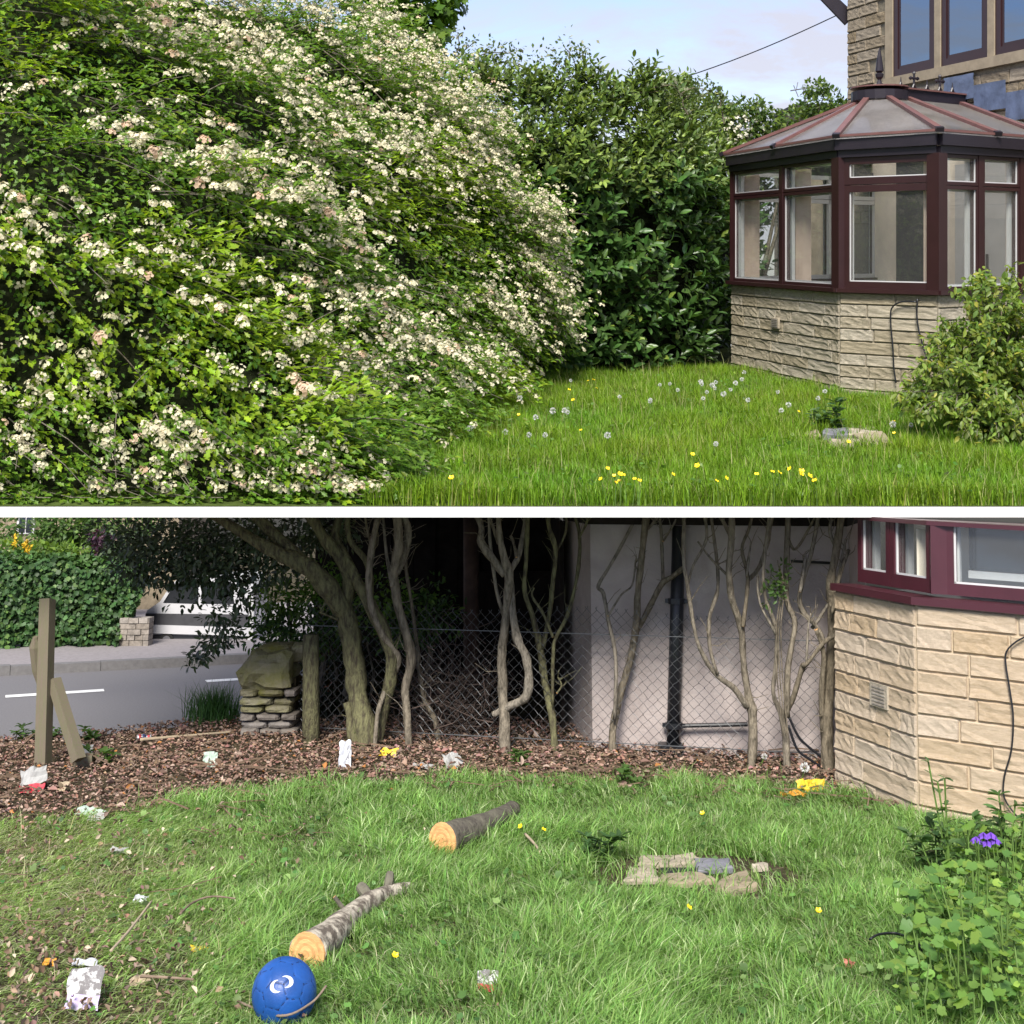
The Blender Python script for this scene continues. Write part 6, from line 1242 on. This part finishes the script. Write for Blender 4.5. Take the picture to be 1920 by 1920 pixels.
s = MB(); s.tube(P, .0032, 6, .15); s.build('stick', M['twig'], None, 'L', P[0], True, 'thin grey twig lying across the front of the blue ball', 'stick')

# ------------------------------------------------------------------ litter
def scrap(name, label, px, row, w, h, mtl, cat='litter', tilt=.5, seed=1, m2=None, lift=.012, crump=.22):
    g = LG(px, row); k = lz(g.y); W_, H_ = w * k, h * k; r = random.Random(seed); a = r.uniform(-.5, .5); s = MB()
    ex = Vector((math.cos(a), math.sin(a), r.uniform(-.15, .15))); ey = Vector((-math.sin(a) * math.cos(tilt), math.cos(a) * math.cos(tilt), math.sin(tilt)))
    def f(u, v):
        du, dv = u - .5, v - .5; e = 1 + .25 * vnoise((u * 3 + seed, v * 3, 1.7))
        return g + Vector((0, 0, lift + .5 * H_ * math.sin(tilt))) + ex * du * W_ * e + ey * dv * H_ * e + ex.cross(ey) * crump * W_ * (vnoise((u * 2.6 + seed * 3, v * 2.6, seed)) + .4 * vnoise((u * 7, v * 7, seed)))
    s.grid(f, 8, 6)
    if m2:
        for i in range(len(s.mi)): s.mi[i] = 1 if (i % 6) < 2 else 0
    o = s.build(name, [M[mtl]] + ([M[m2]] if m2 else []), None, 'L', g, False, label, cat)
    md = o.modifiers.new('thick', 'SOLIDIFY'); md.thickness = .0016; return o
scrap('paper_scrap', 'white crumpled card lying on the litter left of the elbow tree', 848, 1440, 34, 30, 'paper', tilt=.7, seed=2)
scrap('wrapper', 'flattened yellow wrapper on the litter below the brush pile', 728, 1420, 32, 18, 'yellow', tilt=.5, seed=3)
scrap('paper_scrap', 'thin white torn strip beside the white crumpled card', 795, 1442, 40, 12, 'paper', tilt=.3, seed=4)
scrap('plastic_scrap', 'upright silver white plastic twist on the litter below the thick trunk', 646, 1442, 22, 44, 'foil', tilt=1.2, seed=5)
scrap('paper_cup', 'crushed white and red paper cup left of the timber post', 60, 1486, 42, 42, 'paper', tilt=.9, seed=6, m2='red')
scrap('plastic_scrap', 'pale green plastic sheet with white bits at the litter edge', 172, 1532, 50, 26, 'teal', tilt=.3, seed=7)
scrap('paper_scrap', 'white crumpled shred under the pale green plastic sheet', 182, 1542, 34, 18, 'paper', tilt=.4, seed=8)
scrap('paper_scrap', 'small white shiny scrap hooked on the foot of the brace', 160, 1424, 20, 24, 'paper', tilt=.9, seed=9)
scrap('paper_scrap', 'white torn box with a lilac edge at the bottom left of the lawn', 155, 1892, 56, 66, 'printed', tilt=.9, seed=10, m2='purple', crump=.12)
scrap('wrapper', 'printed white and red packet in the grass at bottom centre', 914, 1862, 36, 32, 'printed', tilt=.9, seed=11, m2='red', crump=.1)
scrap('paper_scrap', 'flat grey white paper leaf left of the ball', 158, 1815, 42, 16, 'foil', tilt=.3, seed=12)
scrap('paper_scrap', 'small grey plastic bit in the middle of the trampled grass', 262, 1698, 24, 16, 'foil', tilt=.5, seed=13)
scrap('paper_scrap', 'small white torn bit in the grass near the litter edge', 222, 1602, 34, 12, 'paper', tilt=.4, seed=14)
scrap('fruit_peel', 'yellow leaf like peel on the trampled grass left of the pale log', 374, 1788, 30, 12, 'yellow', tilt=.4, seed=15)
scrap('fruit_peel', 'orange leaf on the trampled grass at far left', 92, 1816, 22, 14, 'orange', tilt=.6, seed=16)
scrap('fruit_peel', 'pinkish peel in the grass at lower right', 1594, 1820, 18, 16, 'pinkp', tilt=.8, seed=17)
scrap('fruit_peel', 'pale yellow peel near the red and white paper cup', 116, 1486, 18, 18, 'straw', tilt=.7, seed=18)
scrap('fruit_peel', 'brown curled peel in the grass left of the printed packet', 838, 1862, 24, 18, 'straw', tilt=.8, seed=19)
scrap('plastic_sheet', 'bright yellow plastic sheet tucked against the foot of the stone bay', 1522, 1486, 52, 22, 'yellow', tilt=.8, seed=20)
scrap('plastic_sheet', 'long flat yellow strip running left from the bay foot', 1488, 1494, 44, 8, 'orange', tilt=.2, seed=21)
scrap('plastic_scrap', 'folded green plastic piece on the litter left of the trunks', 395, 1440, 26, 26, 'teal', tilt=.9, seed=22)
scrap('paper_scrap', 'cream leaf shaped card in the grass near the ball', 262, 1852, 34, 18, 'straw', tilt=.5, seed=23)
s = MB(); a, b = LG(256, 1391) + Vector((0, 0, .02)), LG(283, 1389) + Vector((0, 0, .02)); s.tube([a, a.lerp(b, .06), a.lerp(b, .94), b], [.013, .0165, .0165, .013], 12)
can = thing('drink_can', 'small crushed drink can with blue white and red bands on the litter', 'can', a - Vector((0, 0, .018)), 'L'); s.build('can_body', M['foil'], can, 'L', smooth=True)
for u0, u1, mk in ((.12, .3, 'red'), (.4, .62, 'ball'), (.72, .88, 'red')): s = MB(); s.tube([a.lerp(b, u0), a.lerp(b, u1)], .0172, 12); s.build('printed_band', M[mk], can, 'L', smooth=True)
seed_head(LG(1497, 1472), .085, 'L', 'white dandelion clock by the litter near the foot of the bay', None, .022)
seed_head(LG(1738, 1925), .06, 'L', 'white dandelion clock at the bottom right under the lush leaves', None, .022)
seed_head(LG(1420, 1440), .05, 'L', 'small white dandelion clock at the foot of the stem over the low pipe', None, .016)
for px, row, lb_ in ((1301, 1748, 'single yellow buttercup in the open middle of the lower lawn'), (742, 1840, 'yellow buttercup at bottom centre right of the ball'), (874, 1582, 'small yellow buttercup against the dark log'), (977, 1585, 'yellow buttercup just right of the dark log'), (1310, 1562, 'orange yellow hawkbit behind the broken stones'), (1528, 1760, 'yellow hawkbit at the right of the lower lawn'), (1025, 1590, 'yellow buttercup in the grass between dark log and broken stones')):
    buttercup(LG(px, row), .07, 'L', lb_, None, .0095)

# ------------------------------------------------------------------ lush plants at the right
cl = thing('columbine', 'lush leafy columbine clump with violet flowers at the lower right', 'plant', LG(1810, 1860), 'L'); st = MB(); leaves = []
gb = LG(1810, 1860)
for k in range(150):
    px, row = rng.uniform(1690, 1930), rng.uniform(1600, 1935)
    if row < 1760 and px < 1700 + (1760 - row) * .55: continue
    if row > 1850 and px < 1712: continue
    g = LG(px, min(row + 40, 1960)); hgt = rng.uniform(.06, .2) * (1.3 if px > 1800 else 1); tp = g + Vector((rng.normal(0, .03), rng.normal(0, .03), hgt)); st.tube([g, (g + tp) / 2 + Vector(rnd3(1, .01)[0]), tp], .0025, 4)
    for q in range(3):
        a = q * 2.1 + rng.random() * 2; leaves.append((tp, Vector((math.cos(a), math.sin(a), rng.normal(0, .2))), Vector((rng.normal(0, .4), -.35 + rng.normal(0, .35), 1)), rng.uniform(.026, .046)))
xl = []
for k in range(1300):
    px, row = rng.uniform(1685, 1930), rng.uniform(1590, 1935)
    if row < 1760 and px < 1700 + (1760 - row) * .55: continue
    g = LG(px, min(row + 30, 1960)) + Vector((0, 0, rng.uniform(.02, .15))); a = rng.random() * 6.28; xl.append((g, (math.cos(a), math.sin(a), rng.normal(-.1, .35)), (rng.normal(0, .4), -.4 + rng.normal(0, .3), 1), rng.uniform(.014, .034)))
nbx = NB(); q = [np.array([list(r_[i]) for r_ in xl]) for i in range(3)]; nbx.add(place(ROUND3[0], q[0], q[1], q[2], np.array([r_[3] for r_ in xl])), ROUND3[1], tint(len(xl), (.14, .26, .055), .25, (.22, .33, .06), .25)); nbx.build('small_leaves', M['leaf'], cl, 'L', kind='stuff')
st.build('stems', M['fgreen'], cl, 'L', kind='stuff')
lm3 = [tri_mesh('leaf', ROUND3[0], ROUND3[1], M['leaf'], np.repeat(tint(1, c, .03), len(ROUND3[0]), 0)) for c in ((.14, .27, .06), (.17, .31, .06), (.11, .23, .055), (.22, .34, .065))]
parts('leaf', lm3, leaves[:300], cl)
s = MB()
for x, y in ((1830, 1570), (1844, 1562), (1858, 1562), (1866, 1572), (1850, 1576)):
    g = LG(x + 5, 1690); tp = L(x, y + 4, g.y); s2 = MB(); s2.tube(catmull([g, (g + tp) / 2 + Vector((.01, 0, .01)), tp], 4), .002, 4); s2.build('flower_stem', M['fgreen'], cl, 'L')
    f = MB()
    for q in range(5):
        a = q * 1.2566; d = Vector((math.cos(a), math.sin(a), -.5)).normalized(); w = d.cross(Vector((0, 0, 1))).normalized(); f.hexa([tp, tp + d * .014 + w * .008, tp + d * .024, tp + d * .014 - w * .008], [tp + Vector((0, 0, .01)), tp + d * .014 + w * .006 + Vector((0, 0, .008)), tp + d * .022 + Vector((0, 0, .004)), tp + d * .014 - w * .006 + Vector((0, 0, .008))])
    f.build('flower', M['violet'], cl, 'L')
tallw = weed('tall_weed', 'tall thin stemmed weed rising in front of the bay stonework', LG(1788, 1690), .5, 'L', 26, .035, (.1, .17, .06), None, OVAL, 3, .03)
weed('tall_weed', 'leafy nettle like weed left of the columbine', LG(1770, 1660), .22, 'L', 26, .06, (.085, .165, .055), None, OVAL, 6, .07)
weed('tall_weed', 'leafy weed at the right edge under the black cable', LG(1890, 1640), .26, 'L', 30, .05, (.09, .17, .05), None, OVAL, 7, .07)
weed('tall_weed', 'dark green seedling beside the pale twig left of the broken stones', LG(1120, 1622), .1, 'L', 22, .05, (.06, .125, .04), None, OVAL, 5, .05)
for pts, lb_, r_ in ((((1634, 1795), (1650, 1786), (1680, 1784), (1706, 1792)), 'short black hose loop in the grass left of the columbine', .007), (((1728, 1812), (1760, 1802), (1790, 1780), (1822, 1776)), 'dark grey strap lying among the columbine leaves', .012)):
    P = catmull([LG(x, y + 14) + Vector((0, 0, .07)) for x, y in pts], 5); s = MB(); s.tube(P, r_, 7, 0, 0, None, .5); s.build('hose', M['black'], None, 'L', P[0], True, lb_, 'hose')
